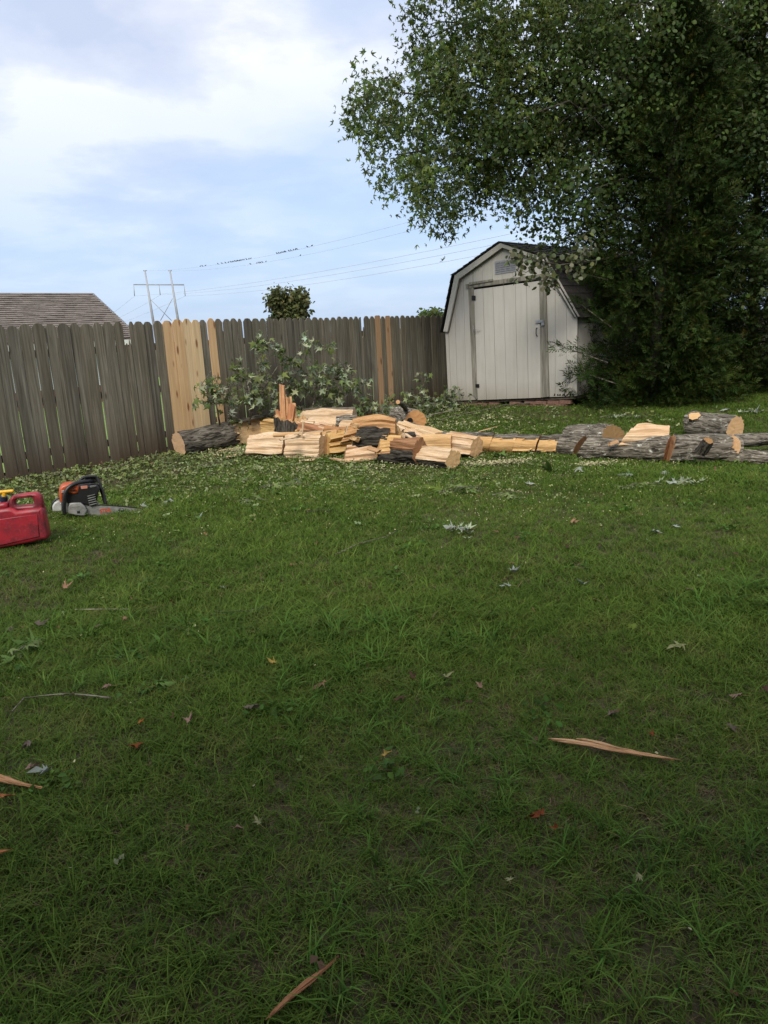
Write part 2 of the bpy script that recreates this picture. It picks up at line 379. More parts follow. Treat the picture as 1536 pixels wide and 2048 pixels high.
for i, (a, b, kd) in enumerate(B):
    ty = topline(a) + rnd.uniform(-1.2, 1.6) * (0.6 if a > 500 else 1)
    if kd[0] == 'n': ty -= 1.0
    u0, zt = fu(a, ty); u1, _ = fu(b, ty)
    if a > 540: u0 -= 0.0
    px_, py_ = (F0 + FDIR * u0).xy; zb = float(gz(px_, py_)) - 0.03
    # the boards were laid out from their tops; a slight lean opens the slits between them
    lean = rnd.uniform(-0.009, 0.009) if kd == 'o' else rnd.uniform(-0.003, 0.003)
    wd = (u1 - u0) - (rnd.choice([0.0, 0.0, 0.002]) if kd == 'o' else 0.002)
    V_, Fc = board_mesh(max(wd, 0.03), zt - zb, kd, 0.016, lean * -1, rnd.uniform(-0.006, 0.006) if kd == 'o' else 0)
    V_ = [(x - lean * -1 , y, z) for x, y, z in V_]
    mt = MT['pine'] if kd[0] == 'n' else MT['board']
    me = mesh('board', V_, Fc, mt)
    off = rnd.uniform(-0.004, 0.004) + (0.012 if kd[0] == 'n' else 0)
    pos = FDIR * u0 + FN * (0.006 * (i % 2) + off); pos.z = zb - F0.z
    lb = {'n': 'new pale pine board', 'b': 'board with its top broken off', 's': 'split narrow board'}.get(kd[0])
    o = part('board', me, fence, lb, pos, {'n1': (1.0, 0.95, 0.88), 'n2': (1.05, 1.12, 1.12), 'n3': (0.66, 0.60, 0.58)}.get(kd))
    o.rotation_euler = (rnd.uniform(-0.006, 0.006), 0, frot)
UEND = fu(905, 632)[0]; USTART = fu(-66, 652)[0]
q = Mat('fence_rail_wood'); c = q.ramp(q.noise(q.coord('Object', (3, 30, 30)), 1, 5), [(0.3, (0.05, 0.042, 0.03)), (0.7, (0.12, 0.10, 0.08))]); q.color(c); MT['rail'] = q.m
for h in (0.28, 0.92, 1.50):
    a = F0 + FDIR * USTART - FN * 0.012; b = F0 + FDIR * UEND - FN * 0.012
    a.z = h; b.z = h + 0.05
    V_, Fc = extr([a + Vector((0, 0, -0.045)), b + Vector((0, 0, -0.045)), b + Vector((0, 0, 0.045)), a + Vector((0, 0, 0.045))], -FN * 0.038)
    wpart('rail', V_, Fc, MT['rail'], fence)
u = USTART + 1.1
while u < UEND:
    a = F0 + FDIR * (u - 0.045) - FN * 0.053; b = F0 + FDIR * (u + 0.045) - FN * 0.053
    z0 = float(gz(a.x, a.y)) - 0.1
    P4 = [Vector((a.x, a.y, z0)), Vector((b.x, b.y, z0)), Vector((b.x, b.y, 1.68)), Vector((a.x, a.y, 1.68))]
    V_, Fc = extr(P4, -FN * 0.09); wpart('post', V_, Fc, MT['rail'], fence); u += 2.4

# ================================================================ SHED
SDIR = Vector((math.cos(R(43)), -math.sin(R(43)), 0)); SB = Vector((math.sin(R(43)), math.cos(R(43)), 0))   # along the front, and backwards
SP0 = PY(893, 740, 14.05)
def sp_(px, py, off=0.0):
    return PL(px, py, SP0 - SB * off, SB)
q = Mat('shed_paint'); v = q.coord('Object', (1, 1, 1))
g = q.noise(q.coord('Object', (22, 22, 1.5)), 1, 5, 0.6); st = q.noise(v, 2.2, 5, 0.65); ch = q.noise(v, 26, 5, 0.75)
c = q.mix(q.ramp(st, [(0.35, 0.0), (0.75, 0.35)]), (0.42, 0.405, 0.365), (0.32, 0.30, 0.26))
c = q.mix(q.ramp(g, [(0.3, 0.25), (0.6, 0.0)]), c, (0.27, 0.25, 0.21))
c = q.mix(q.ramp(ch, [(0.70, 0.0), (0.76, 0.8)]), c, (0.20, 0.16, 0.11))
sz_ = q.t.nodes.new('ShaderNodeSeparateXYZ'); q.lk(q.tc.outputs['Object'], sz_.inputs[0])
c = q.mix(q.ramp(q.math('ADD', sz_.outputs[2], q.math('MULTIPLY', st, 0.5)), [(0.28, 0.65), (0.75, 0.0)]), c, (0.17, 0.145, 0.10))
q.color(c); q.bump(g, 0.3, 0.003); q.b.inputs['Roughness'].default_value = 0.7; MT['paint'] = q.m
q = Mat('shed_worn_trim'); g = q.noise(q.coord('Object', (25, 25, 2)), 1, 6, 0.65)
c = q.ramp(g, [(0.3, (0.08, 0.074, 0.06)), (0.5, (0.17, 0.16, 0.13)), (0.7, (0.28, 0.265, 0.22))]); q.color(c); q.bump(g, 0.5, 0.004); MT['trim'] = q.m
MT['gap'] = plain('dark_gap_board', (0.012, 0.011, 0.010), 0.9)
shed = thing('garden_shed', 'small beige barn-roofed shed with plank door under the trees', 'shed', (SP0.x, SP0.y, float(gz(SP0.x, SP0.y))))
Pp = lambda *a: sp_(*a)
wallL = [Pp(902, 802), Pp(893, 664), Pp(914, 556), Pp(1004, 491), Pp(1088, 521), Pp(1153, 632), Pp(1153, 792)]
# front coordinates (s along the front, z)
def sz(P): return ((P - SP0).dot(SDIR), P.z)
def fromsz(s, z, off=0.0): p = SP0 + SDIR * s - SB * off; return Vector((p.x, p.y, z))
WL = [sz(p) for p in wallL]
top_s = [WL[1][0], WL[2][0], WL[3][0], WL[4][0], WL[5][0]]; top_z = [WL[1][1], WL[2][1], WL[3][1], WL[4][1], WL[5][1]]
sL, sR = WL[1][0], WL[5][0]; zbL, zbR = WL[0][1], WL[6][1]
def roofz(s): return float(np.interp(s, top_s, top_z))
def botz(s): return zbL + (zbR - zbL) * (s - sL) / (sR - sL)
dTL, dTR, dBR, dBL = sz(Pp(947, 577)), sz(Pp(1080, 559)), sz(Pp(1083, 795)), sz(Pp(955, 800))
def in_strip(a, b, zlo, zhi, off, th, name, mat, par, lbl=None):
    """vertical strip between s=a..b, bottom zlo(s), top zhi(s) clipped with the roof's knots"""
    ks = [a] + [k for k in top_s if a + 1e-3 < k < b - 1e-3] + [b]
    pts = [fromsz(s, zlo(s), off) for s in ks] + [fromsz(s, zhi(s), off) for s in ks[::-1]]
    V_, Fc = extr(pts, SB * th); return wpart(name, V_, Fc, mat, par, lbl)
# core wall behind the boards (dark seams)
wall = wpart('front_wall', *extr([fromsz(s, z, -0.012) for s, z in [(sL + 0.01, zbL), (sR - 0.01, zbR)] + [(a, z - 0.01) for a, z in zip(top_s[::-1], top_z[::-1])]], SB * 0.05), MT['gap'], shed)
seam = 0.202; s = sL + 0.004
dl, dr = dTL[0], dTR[0]
def doortop(s): return dTL[1] + (dTR[1] - dTL[1]) * (s - dl) / (dr - dl)
while s < sR - 0.01:
    e = min(s + seam, sR - 0.004)
    segs = []
    if e <= dl or s >= dr: segs = [(s, e, 0)]
    else:
        if s < dl: segs.append((s, dl, 0))
        segs.append((max(s, dl), min(e, dr), 1))
        if e > dr: segs.append((dr, e, 0))
    for a_, b_, over in segs:
        if b_ - a_ < 0.01: continue
        in_strip(a_ + 0.0025, b_ - 0.0025, (lambda q_: doortop(q_) + 0.01) if over else (lambda q_: botz(q_)), lambda q_: roofz(q_) - 0.006, 0.0, 0.012, 'siding_board', MT['paint'], shed)
    s = e
# door with six planks, seams as in the photo
door = bpy.data.objects.new('door', mesh('door', *(lambda V, F: ([Vector(v) - Vector(shed.location) for v in V], F))(*extr([fromsz(dTL[0] + .01, dTL[1] - .01, -0.004), fromsz(dTR[0] - .01, dTR[1] - .01, -0.004), fromsz(dBR[0] - .01, dBR[1] + .01, -0.004), fromsz(dBL[0] + .01, dBL[1] + .01, -0.004)], SB * 0.006)), MT['gap'])); link(door, shed)
fr = [0, 0.158, 0.315, 0.479, 0.652, 0.815, 1.0]
for i in range(6):
    a, b = fr[i], fr[i + 1]
    L = lambda P, Q, t: (P[0] + (Q[0] - P[0]) * t, P[1] + (Q[1] - P[1]) * t)
    g = 0.0035 / (dr - dl); o_ = 0.016 + rnd.uniform(0, 0.003)
    pts = [L(dTL, dTR, a + g), L(dTL, dTR, b - g), L(dBL, dBR, b - g), L(dBL, dBR, a + g)]
    V_, Fc = extr([fromsz(s, z - (0.022 if k < 2 else 0), o_) for k, (s, z) in enumerate(pts)], SB * 0.014)
    wpart('plank', V_, Fc, MT['paint'], door)
def quadpart(name, pxs, off, th, mat, par, lbl=None, smooth=False):
    V_, Fc = extr([sp_(x, y, off) for x, y in pxs], SB * th); return wpart(name, V_, Fc, mat, par, lbl)
quadpart('jamb', [(936, 572), (947, 570), (955, 800), (946, 790)], 0.026, 0.022, MT['trim'], shed)
quadpart('jamb', [(1079.5, 556), (1091, 555), (1098, 793), (1083.5, 795)], 0.026, 0.022, MT['trim'], shed)
quadpart('lintel', [(931, 568.5), (1096, 546), (1096, 554.5), (932, 577)], 0.030, 0.020, MT['trim'], shed)
quadpart('lintel_batten', [(938, 565), (985, 558), (985, 562), (938, 570)], 0.048, 0.016, MT['trim'], shed)
quadpart('corner_trim', [(890.5, 662), (896.5, 662), (902.5, 802), (897, 802)], 0.018, 0.018, MT['paint'], shed)
quadpart('corner_trim', [(1148, 632), (1154.5, 632), (1153.5, 792), (1148, 792)], 0.018, 0.018, MT['paint'], shed)
# barge boards follow the gambrel
OUT = [(886.5, 663), (909, 551), (1003, 484), (1090, 513), (1158, 633)]; INN = [(894.5, 663.5), (917.5, 558), (1004, 495), (1084, 522), (1149.5, 633.5)]
for i in range(4):
    quadpart('barge_board', [OUT[i], OUT[i + 1], INN[i + 1], INN[i]], 0.07, 0.03, MT['paint'] if i != 1 else MT['paint'], shed)
    a, b = INN[i], INN[i + 1]
    quadpart('frieze_shadow_board', [a, b, (b[0] + (1.5 if i < 2 else -1.5), b[1] + 3), (a[0] + (1.8 if i < 2 else -1.8), a[1] + 2)], 0.03, 0.028, MT['trim'], shed)
# gable vent with louvres
vent = quadpart('vent', [(989, 523), (1032, 516.5), (1032, 542.5), (990, 549)], 0.012, 0.010, plain('galvanised_vent', (0.34, 0.34, 0.35), 0.45, 0.3), shed, 'small grey metal gable vent')
for k in range(4):
    x0 = 991 + k * 10.3; y0 = 525 - k * 1.6
    for j in range(5):
        yy = y0 + j * 4.3
        a, b = sp_(x0, yy, 0.013), sp_(x0 + 8.6, yy - 1.3, 0.013)
        V_, Fc = extr([a, b, b - SB * 0.012 - Vector((0, 0, 0.018)), a - SB * 0.012 - Vector((0, 0, 0.018))], Vector((0, 0, -0.004)))
        wpart('louvre', V_, Fc, MT['ventl'] if 'ventl' in MT else MT.setdefault('ventl', plain('vent_slat', (0.30, 0.30, 0.32), 0.4, 0.4)), vent)
MT['iron'] = plain('black_iron', (0.02, 0.02, 0.02), 0.5, 0.4)
MT['steel'] = plain('zinc_steel', (0.42, 0.42, 0.42), 0.4, 0.8)
for (x, y, w_, h_) in ((947, 596, 3.6, 4.8), (954.5, 771.5, 3.6, 3.3)):
    quadpart('hinge', [(x - w_, y - h_), (x + w_, y - h_), (x + w_, y + h_), (x - w_, y + h_)], 0.034, 0.008, MT['iron'], door)
hasp = quadpart('hasp', [(1071, 641), (1087, 639.5), (1087, 644.5), (1071, 646.5)], 0.040, 0.008, MT['steel'], door)
P = sp_(1085, 645, 0.055)
V_, Fc = merge([tube([P + SDIR * -0.014, P + SDIR * -0.014 + Vector((0, 0, .03)), P + SDIR * 0.014 + Vector((0, 0, .03)), P + SDIR * 0.014], 0.004, 6), extr([P + SDIR * -0.024 + Vector((0, 0, 0)), P + SDIR * 0.024, P + SDIR * 0.024 - Vector((0, 0, .045)), P - SDIR * 0.024 - Vector((0, 0, .045))], SB * 0.02)])
wpart('padlock', V_, Fc, MT['steel'], shed)
H = [sp_(1074.5, 656, 0.02), sp_(1072.5, 656.5, 0.055), sp_(1072, 660, 0.065), sp_(1072, 667, 0.065), sp_(1073, 671.5, 0.055), sp_(1075, 672, 0.02)]
V_, Fc = tube(H, 0.007, 7); wpart('handle', V_, Fc, MT['iron'], door, smooth=True)
W_ = [sp_(946, 650, 0.035), sp_(948, 661, 0.05), sp_(953, 659, 0.055), sp_(961, 660, 0.045), sp_(952, 663, 0.05), sp_(948, 668, 0.04), sp_(950, 655, .05)]
V_, Fc = tube(W_, 0.003, 5); wpart('wire_tie', V_, Fc, MT['steel'], door)
# peeling scraps of siding at the bottom right
for k in range(9):
    x = 1108 + k * 5 + rnd.uniform(-1.5, 1.5)
    quadpart('bare_patch', [(x, 791.6), (x + rnd.uniform(3, 5), 791.4), (x + 3, 788 - rnd.uniform(0, 2.5)), (x + 0.6, 789)], 0.002, 0.001, MT['gap'], shed)
# roof: two slopes each side, with shingle courses laid one over the other
q = Mat('shed_shingle'); g = q.noise(q.coord('Object', (1, 1, 1)), 60, 4, 0.7); g2 = q.noise(q.coord('Object', (1, 1, 1)), 4, 3)
c = q.ramp(g, [(0.3, (0.022, 0.020, 0.019)), (0.7, (0.062, 0.056, 0.052))]); c = q.mix(q.ramp(g2, [(0.4, 0), (0.7, 0.4)]), c, (0.045, 0.040, 0.030)); q.color(c); q.bump(g, 0.6, 0.004); MT['shg'] = q.m
RL = 3.7
prof = [sz(sp_(x, y, 0.0)) for x, y in OUT]; prof = [(s, z + 0.008) for s, z in prof]
for i in range(4):
    (s0, z0), (s1, z1) = prof[i], prof[i + 1]
    if i >= 2: (s0, z0), (s1, z1) = (s1, z1), (s0, z0)       # always eave -> ridge
    ln = math.hypot(s1 - s0, z1 - z0); nc = max(2, int(round(ln / 0.14)))
    nx, nz_ = -(z1 - z0) / ln, (s1 - s0) / ln
    if nz_ < 0: nx, nz_ = -nx, -nz_
    sub = 'roof_panel'
    V_, Fc = extr([fromsz(s0, z0, 0.075), fromsz(s1, z1, 0.075), fromsz(s1 , z1, 0.075) + SB * RL, fromsz(s0, z0, 0.075) + SB * RL], Vector((0, 0, -0.02)))
    rp = wpart(sub, V_, Fc, MT['gap'], shed)
    for c_ in range(nc):
        t0, t1 = c_ / nc - (0.03 if c_ == 0 else 0), min((c_ + 1.15) / nc, 1.0)
        A = (s0 + (s1 - s0) * t0, z0 + (z1 - z0) * t0); Bq = (s0 + (s1 - s0) * t1, z0 + (z1 - z0) * t1)
        segl = 0.0; strips = []
        while segl < RL:
            wl = rnd.uniform(0.22, 0.34); up = rnd.uniform(0.006, 0.012)
            p = [fromsz(A[0] + nx * (up + .006), A[1] + nz_ * (up + .006), 0.085) + SB * segl, fromsz(Bq[0] + nx * 0.003, Bq[1] + nz_ * 0.003, 0.085) + SB * segl]
            e = min(segl + wl - 0.006, RL)
            p += [p[1] + SB * (e - segl), p[0] + SB * (e - segl)]
            strips.append(extr(p, Vector((nx * SDIR.x, nx * SDIR.y, nz_)) * -0.005)); segl += wl
        V_, Fc = merge(strips); wpart('shingle_course', V_, Fc, MT['shg'], rp)
# side wall, back wall and floor
for (s, zb) in ((sR - 0.006, zbR), (sL + 0.03, zbL)):
    zt = roofz(s) - 0.01
    V_, Fc = extr([fromsz(s, zb, -0.014), fromsz(s, zt, -0.014), fromsz(s, zt, -RL), fromsz(s, zb, -RL)], SDIR * -0.02); wpart('side_wall', V_, Fc, MT['paint'], shed)
V_, Fc = extr([fromsz(s, z, -RL) for s, z in [(sL, zbL), (sR, zbR)] + list(zip(top_s[::-1], top_z[::-1]))], SB * -0.02); wpart('back_wall', V_, Fc, MT['paint'], shed)
V_, Fc = extr([fromsz(sL + .02, zbL - 0.01, -0.03), fromsz(sR - .02, zbR - 0.01, -0.03), fromsz(sR - .02, zbR - 0.01, -RL), fromsz(sL + .02, zbL - 0.01, -RL)], Vector((0, 0, -0.04))); wpart('floor_frame', V_, Fc, MT['rail'], shed)
# footing bricks and blocks
q = Mat('footing_brick'); g = q.noise(q.coord('Object', (1, 1, 1)), 40, 5, 0.7)
c = q.ramp(g, [(0.3, (0.10, 0.055, 0.04)), (0.7, (0.22, 0.13, 0.095))]); q.color(c); q.bump(g, 0.7, 0.004); MT['brick'] = q.m
def brick(par, c, d, l=0.2, w_=0.095, h=0.06, mat=None):
    dx = Vector((math.cos(d), math.sin(d), 0)) * l / 2; dy = Vector((-math.sin(d), math.cos(d), 0)) * w_ / 2
    V_, Fc = extr([c - dx - dy, c + dx - dy, c + dx + dy, c - dx + dy], Vector((0, 0, h))); return wpart('brick', V_, Fc, mat or MT['brick'], par)
fa = -R(43)
for k in range(11):
    s = 0.35 + k * 0.225
    if s > sR - 0.05: break
    if 1.05 < s < 1.35: continue
    p = fromsz(s, 0, -0.04); z = float(gz(p.x, p.y)); n_ = 2 if s > 1.7 else 1
    zt = botz(s) - 0.055
    hh = (zt - z + 0.02) / n_
    for j in range(n_):
        pp = Vector((p.x, p.y, z - 0.02 + hh * j)) + SDIR * (0.06 * j) + SB * rnd.uniform(-0.015, 0.02)
        brick(shed, pp, fa + rnd.uniform(-.04, .04), 0.205, 0.1, hh - 0.006)
# ================================================================ NEIGHBOUR HOUSE beyond the fence
HR = Vector((math.sin(R(42)), math.cos(R(42)), 0)); HQ = Vector((HR.y, -HR.x, 0))     # ridge direction, slope faces HQ
P1 = PY(186, 586, 31.0)
hgz = float(gz(P1.x, P1.y))
house = thing('neighbour_house', 'low house with brown shingle gable roof beyond the fence at left', 'house', (P1.x, P1.y, hgz))
bev = PY(259, 675, P1.y + HQ.y * 3.0); run = 3.05; HL = 15.0
ez = bev.z
q = Mat('house_shingle'); v = q.coord('Object', (1, 1, 1))
br = q.t.nodes.new('ShaderNodeTexVoronoi'); br.inputs['Scale'].default_value = 1.0; mpv = q.coord('Object', (3.2, 3.2, 8.0)); q.lk(mpv, br.inputs['Vector'])
g = q.noise(v, 14, 5, 0.7)
c = q.ramp(br.outputs['Color'], [(0.1, (0.12, 0.102, 0.090)), (0.5, (0.175, 0.150, 0.132)), (0.9, (0.23, 0.20, 0.178))]); c = q.mix(q.ramp(g, [(0.3, 0.5), (0.7, 0)]), c, (0.13, 0.10, 0.085))
q.color(c); q.bump(g, 0.5, 0.02); MT['hsh'] = q.m
MT['white'] = plain('white_siding', (0.62, 0.64, 0.66), 0.6, 0, 0.3, 0.15, 8)
MT['fascia'] = plain('white_fascia', (0.70, 0.70, 0.68), 0.5, 0, 0.3, 0.1, 8)
MT['redbrick'] = plain('house_brick', (0.20, 0.10, 0.07), 0.9, 0, 0.2, 0.4, 20)
roof = bpy.data.objects.new('roof', None); link(roof, house); roof.location = (0, 0, 0)
nc = 24
slope = Vector((HQ.x * run, HQ.y * run, ez - P1.z))
nrm = HR.cross(slope).normalized(); nrm = nrm if nrm.z > 0 else -nrm
for sg_ in (1, -1):
    dk = Vector((slope.x * sg_, slope.y * sg_, slope.z)) * 1.02; lo = Vector((0, 0, -.05)); hr_ = HR * 0.03
    V_, Fc = extr([P1 + lo - hr_, P1 + dk + lo - hr_, P1 + dk + lo - HR * HL, P1 + lo - HR * HL], Vector((0, 0, -.04))); wpart('roof_deck', V_, Fc, MT['hsh'], roof)
for side in (0, 1):
    sl_ = slope if side == 0 else Vector((-slope.x, -slope.y, slope.z))
    nn = nrm if side == 0 else Vector((-nrm.x, -nrm.y, nrm.z))
    for k in range(nc):
        strips = []; t = -HL
        a = P1 + sl_ * (k / nc); b = P1 + sl_ * ((k + 1.1) / nc)
        if side == 0:
            t = 0.0
            while t > -HL:
                wl = rnd.uniform(0.25, 0.5); up = rnd.uniform(0.02, 0.035)
                p = [a + HR * t, a + HR * (t - wl + 0.012), b + HR * (t - wl + 0.012) + nn * up, b + HR * t + nn * up]
                strips.append(extr(p, -nn * 0.012)); t -= wl
        else:
            strips.append(extr([a, a - HR * HL, b - HR * HL + nn * .02, b + nn * .02], -nn * .012))
        V_, Fc = merge(strips); wpart('shingle_course', V_, Fc, MT['hsh'], roof)
e0 = P1 + slope * 1.03 - nrm * 0.03; V_, Fc = extr([e0, e0 - HR * HL, e0 - HR * HL + Vector((0, 0, -.18)), e0 + Vector((0, 0, -.18))], HQ * 0.03); wpart('fascia', V_, Fc, MT['fascia'], house)
V_, Fc = extr([P1 - nrm * .10, e0 - nrm * .07, e0 + Vector((0, 0, -.25)), P1 + Vector((0, 0, -.30))], HR * -0.03); wpart('barge_board', V_, Fc, MT['fascia'], house)
wt = e0 - HQ * 0.5 + Vector((0, 0, -.16)) - HR * 0.3
nb = 17; hh = (wt.z - 0.3 - hgz - 0.35) / nb
for k in range(nb):      # lapped siding boards
    z0 = hgz + 0.65 + hh * k
    a = Vector((wt.x, wt.y, z0)); b = a - HR * (HL - 0.6)
    V_, Fc = extr([a + HQ * 0.02, b + HQ * 0.02, b + Vector((0, 0, hh * 1.02)), a + Vector((0, 0, hh * 1.02))], -HQ * 0.03); wpart('siding_board', V_, Fc, MT['white'], house)
a = Vector((wt.x, wt.y, hgz - 0.3)); b = a - HR * (HL - 0.6); V_, Fc = extr([a, b, Vector((b.x, b.y, hgz + .65)), Vector((a.x, a.y, hgz + .65))], -HQ * 5.2); wpart('base_wall', V_, Fc, MT['redbrick'], house)
a = Vector((wt.x, wt.y, hgz + .65)) - HQ * 0.04; b = a - HR * (HL - 0.6)
V_, Fc = extr([a, b, Vector((b.x, b.y, wt.z)), Vector((a.x, a.y, wt.z))], -HQ * 5.1); wpart('upper_wall', V_, Fc, MT['white'], house)
ga = wt - HQ * 0.04; V_, Fc = extr([ga, P1 - HR * 0.3 - Vector((0, 0, .06)), ga - HQ * 5.1], -HR * 0.1); wpart('gable', V_, Fc, MT['white'], house)

# ================================================================ PYLON, WIRES, BIRDS
MT['galv'] = plain('galvanised_pole', (0.36, 0.37, 0.38), 0.6, 0.2, 0.3, 0.2, 1)
MT['wire'] = plain('wire_metal', (0.42, 0.46, 0.52), 0.6, 0.0, 0.3, 0.1, 1)
DP = 215.0
def pp(x, y, D=DP): return PY(x, y, D)
b0 = pp(306, 640); b1 = pp(356, 640)
pyl = thing('transmission_pylon', 'tall twin-pole metal power line pylon far beyond the fence', 'pylon', (b0.x, b0.y, -0.5))
def wt_(name, pts, r, mat, par, seg=6): V_, Fc = tube(pts, r, seg); return wpart(name, V_, Fc, mat, par, smooth=True)
for (tx, ty), (bx, by) in (((290, 542), (306, 640)), ((340, 542), (356, 640))):
    a, b = pp(tx, ty), pp(bx, by); e = b + (b - a) * ((b.z + 0.5) / (a.z - b.z))
    wt_('pole', [a, e], [0.20, 0.46], MT['galv'], pyl, 8)
    wt_('pole_cap', [a + Vector((-0.5, 0, .1)), a + Vector((0.5, 0, .1))], 0.13, MT['galv'], pyl)
wt_('crossarm', [pp(267, 569), pp(368, 569.5)], 0.17, MT['galv'], pyl)
wt_('brace', [pp(299, 597), pp(343, 641)], 0.09, MT['galv'], pyl); wt_('brace', [pp(345, 597), pp(321, 641)], 0.09, MT['galv'], pyl)
ins = []
for x, y0, y1, dx in ((267.5, 569, 592, 1.5), (318, 569, 590, 2.5), (368, 569.5, 592, 2.5)):
    a, b = pp(x, y0), pp(x + dx, y1); wt_('insulator', [a, a * .5 + b * .5, b], [0.05, 0.10, 0.10], MT['galv'], pyl); ins.append(b)
def wire(a, b, sag, r, label):
    n = 40; pts = [a + (b - a) * (i / n) - Vector((0, 0, sag * 4 * (i / n) * (1 - i / n))) for i in range(n + 1)]
    c0 = pts[0]; o = bpy.data.objects.new('power_line', None)
    V_, Fc = tube([p - c0 for p in pts], r, 4); o = bpy.data.objects.new('power_line', mesh('power_line', V_, Fc, MT['wire'])); o.location = c0; link(o)
    tag(o, label, 'cable', 'power lines strung from the pylon'); return pts
ends = [(1260, 415), (1260, 432), (1260, 449)]
for i, (a, e, w_) in enumerate(zip(ins, ends, ('uppermost', 'middle', 'lowest'))):
    wire(a, PY(e[0], e[1], 85), 1.5, 0.022, '%s of the three conductors rising right from the pylon behind the shed' % w_)
    f = PY(120 - 15 * i, 668 + 4 * i, 420)
    wire(a, f, 3.0, 0.025, ['left', 'centre', 'right'][i] + ' conductor running from the pylon down left behind the house roof')
s1 = wire(pp(290, 542), PY(1200, 330, 85), 2.4, 0.016, 'thin shield wire from the left pole top, the longer row of birds on it')
s2 = wire(pp(340, 542), PY(1200, 352, 85), 2.4, 0.016, 'thin shield wire from the right pole top, few birds on it')
MT['birdm'] = plain('dark_feathers', (0.02, 0.02, 0.022), 0.8)
def proj(p):
    d = p - CAM; zf = d.dot(F_); return 768 + FOC * d.dot(R_) / zf, 1024 - FOC * d.dot(U_) / zf
def on_wire(pts, x):
    best = None
    for a, b in zip(pts, pts[1:]):
        xa, xb = proj(a)[0], proj(b)[0]
        if xa <= x <= xb: t = (x - xa) / (xb - xa); return a + (b - a) * t
    return pts[0]
S = 0.62
bv, bf = [], []
def ell(c, r, seg=6, rings=4, tilt=0.0):
    V_, Fc = [], []
    for i in range(rings + 1):
        th = math.pi * i / rings
        for k in range(seg):
            ph = 2 * math.pi * k / seg; x, y, z = r[0] * math.cos(th), r[1] * math.sin(th) * math.cos(ph), r[2] * math.sin(th) * math.sin(ph)
            V_.append(Vector((c[0] + x * math.cos(tilt) - z * math.sin(tilt), c[1] + y, c[2] + x * math.sin(tilt) + z * math.cos(tilt))))
    for i in range(rings):
        for k in range(seg): Fc.append((i * seg + k, i * seg + (k + 1) % seg, (i + 1) * seg + (k + 1) % seg, (i + 1) * seg + k))
    return V_, Fc
birdm = mesh('bird', *merge([ell((0, 0, .14 * S), (.30 * S, .15 * S, .15 * S), tilt=0.35), ell((.24 * S, 0, .32 * S), (.11 * S, .09 * S, .09 * S)), extr([(-.2 * S, -.05 * S, .06 * S), (-.2 * S, .05 * S, .06 * S), (-.58 * S, .09 * S, -.08 * S), (-.58 * S, -.09 * S, -.08 * S)], (0, 0, .03 * S)),
      extr([(.33 * S, -.02, .30 * S), (.33 * S, .02, .30 * S), (.43 * S, 0, .31 * S)], (0, 0, .02)), tube([(0, .04, .02), (0, .04, -.05)], .012, 4), tube([(0, -.04, .02), (0, -.04, -.05)], .012, 4)]), MT['birdm'], True)
bx = [(s1, x) for x in (401, 405, 411)] + [(s1, x) for x in (436, 444, 451, 457, 462, 465, 468, 471, 474, 476, 479, 481, 484, 488, 493, 498, 502)] + [(s1, x) for x in (554, 558, 562, 566, 569, 571, 578, 582, 587, 591, 594)] + [(s1, x) for x in (615, 624)] + [(s2, x) for x in (501, 514, 518, 521, 525, 532, 601)]
ORD = ['first', 'second', 'third', 'fourth', 'fifth', 'sixth', 'seventh', 'eighth', 'ninth', 'tenth', 'eleventh', 'twelfth', 'thirteenth', 'fourteenth', 'fifteenth', 'sixteenth', 'seventeenth', 'eighteenth']
cnt_ = {}
for n_, (wv_, x) in enumerate(bx):
    p = on_wire(wv_, x); o = bpy.data.objects.new('bird', birdm); o.location = p + Vector((0, 0, 0.05)); o.rotation_euler = (0, 0, rnd.choice([0.6, 3.4, 1.2, 4.0])); link(o)
    where = 'left cluster on the high wire' if (wv_ is s1 and x < 520) else 'right cluster on the high wire' if wv_ is s1 else 'sparse row on the lower wire'
    if wv_ is s1 and x < 420: where = 'trio nearest the pylon'
    if wv_ is s1 and x > 610: where = 'pair furthest right'
    if wv_ is s2 and x > 590: tag(o, 'dark bird sitting alone at the right end of the lower shield wire', 'bird', 'birds perched on the shield wires'); continue
    k_ = cnt_.get(where, 0); cnt_[where] = k_ + 1
    tag(o, '%s dark bird from the left in the %s' % (ORD[k_], where), 'bird', 'birds perched on the shield wires')
# ================================================================ LOGS
def H(px, py, zc): return GR(px, py, zc)
def circ(r, ry=None, n=44, a0=0, a1=360):
    ry = ry or r
    return [(r * math.cos(R(a0 + (a1 - a0) * k / n)), ry * math.sin(R(a0 + (a1 - a0) * k / n)), 'B') for k in range(n)]
def pie(r, a0, a1, apex=None, ry=None):
    """bark arc from a0 to a1 (degrees, 0 = away from the camera, 90 = up, 180 = towards it), closed by split faces"""
    ry = ry or r; n = max(6, int(abs(a1 - a0) / 9))
    pts = [(r * math.cos(R(a0 + (a1 - a0) * k / n)), ry * math.sin(R(a0 + (a1 - a0) * k / n)), 'B') for k in range(n)]
    pts.append((r * math.cos(R(a1)), ry * math.sin(R(a1)), 'S'))
    for a in (apex or []): pts.append((a[0], a[1], 'S'))
    return pts
def resample(sec, step):
    o = []
    for i, (y, z, t) in enumerate(sec):
        y2, z2, _ = sec[(i + 1) % len(sec)]; L = math.hypot(y2 - y, z2 - z); n = max(1, int(round(L / step)))
        for k in range(n): o.append((y + (y2 - y) * k / n, z + (z2 - z) * k / n, t, k == 0))
    return o
LN = [0]
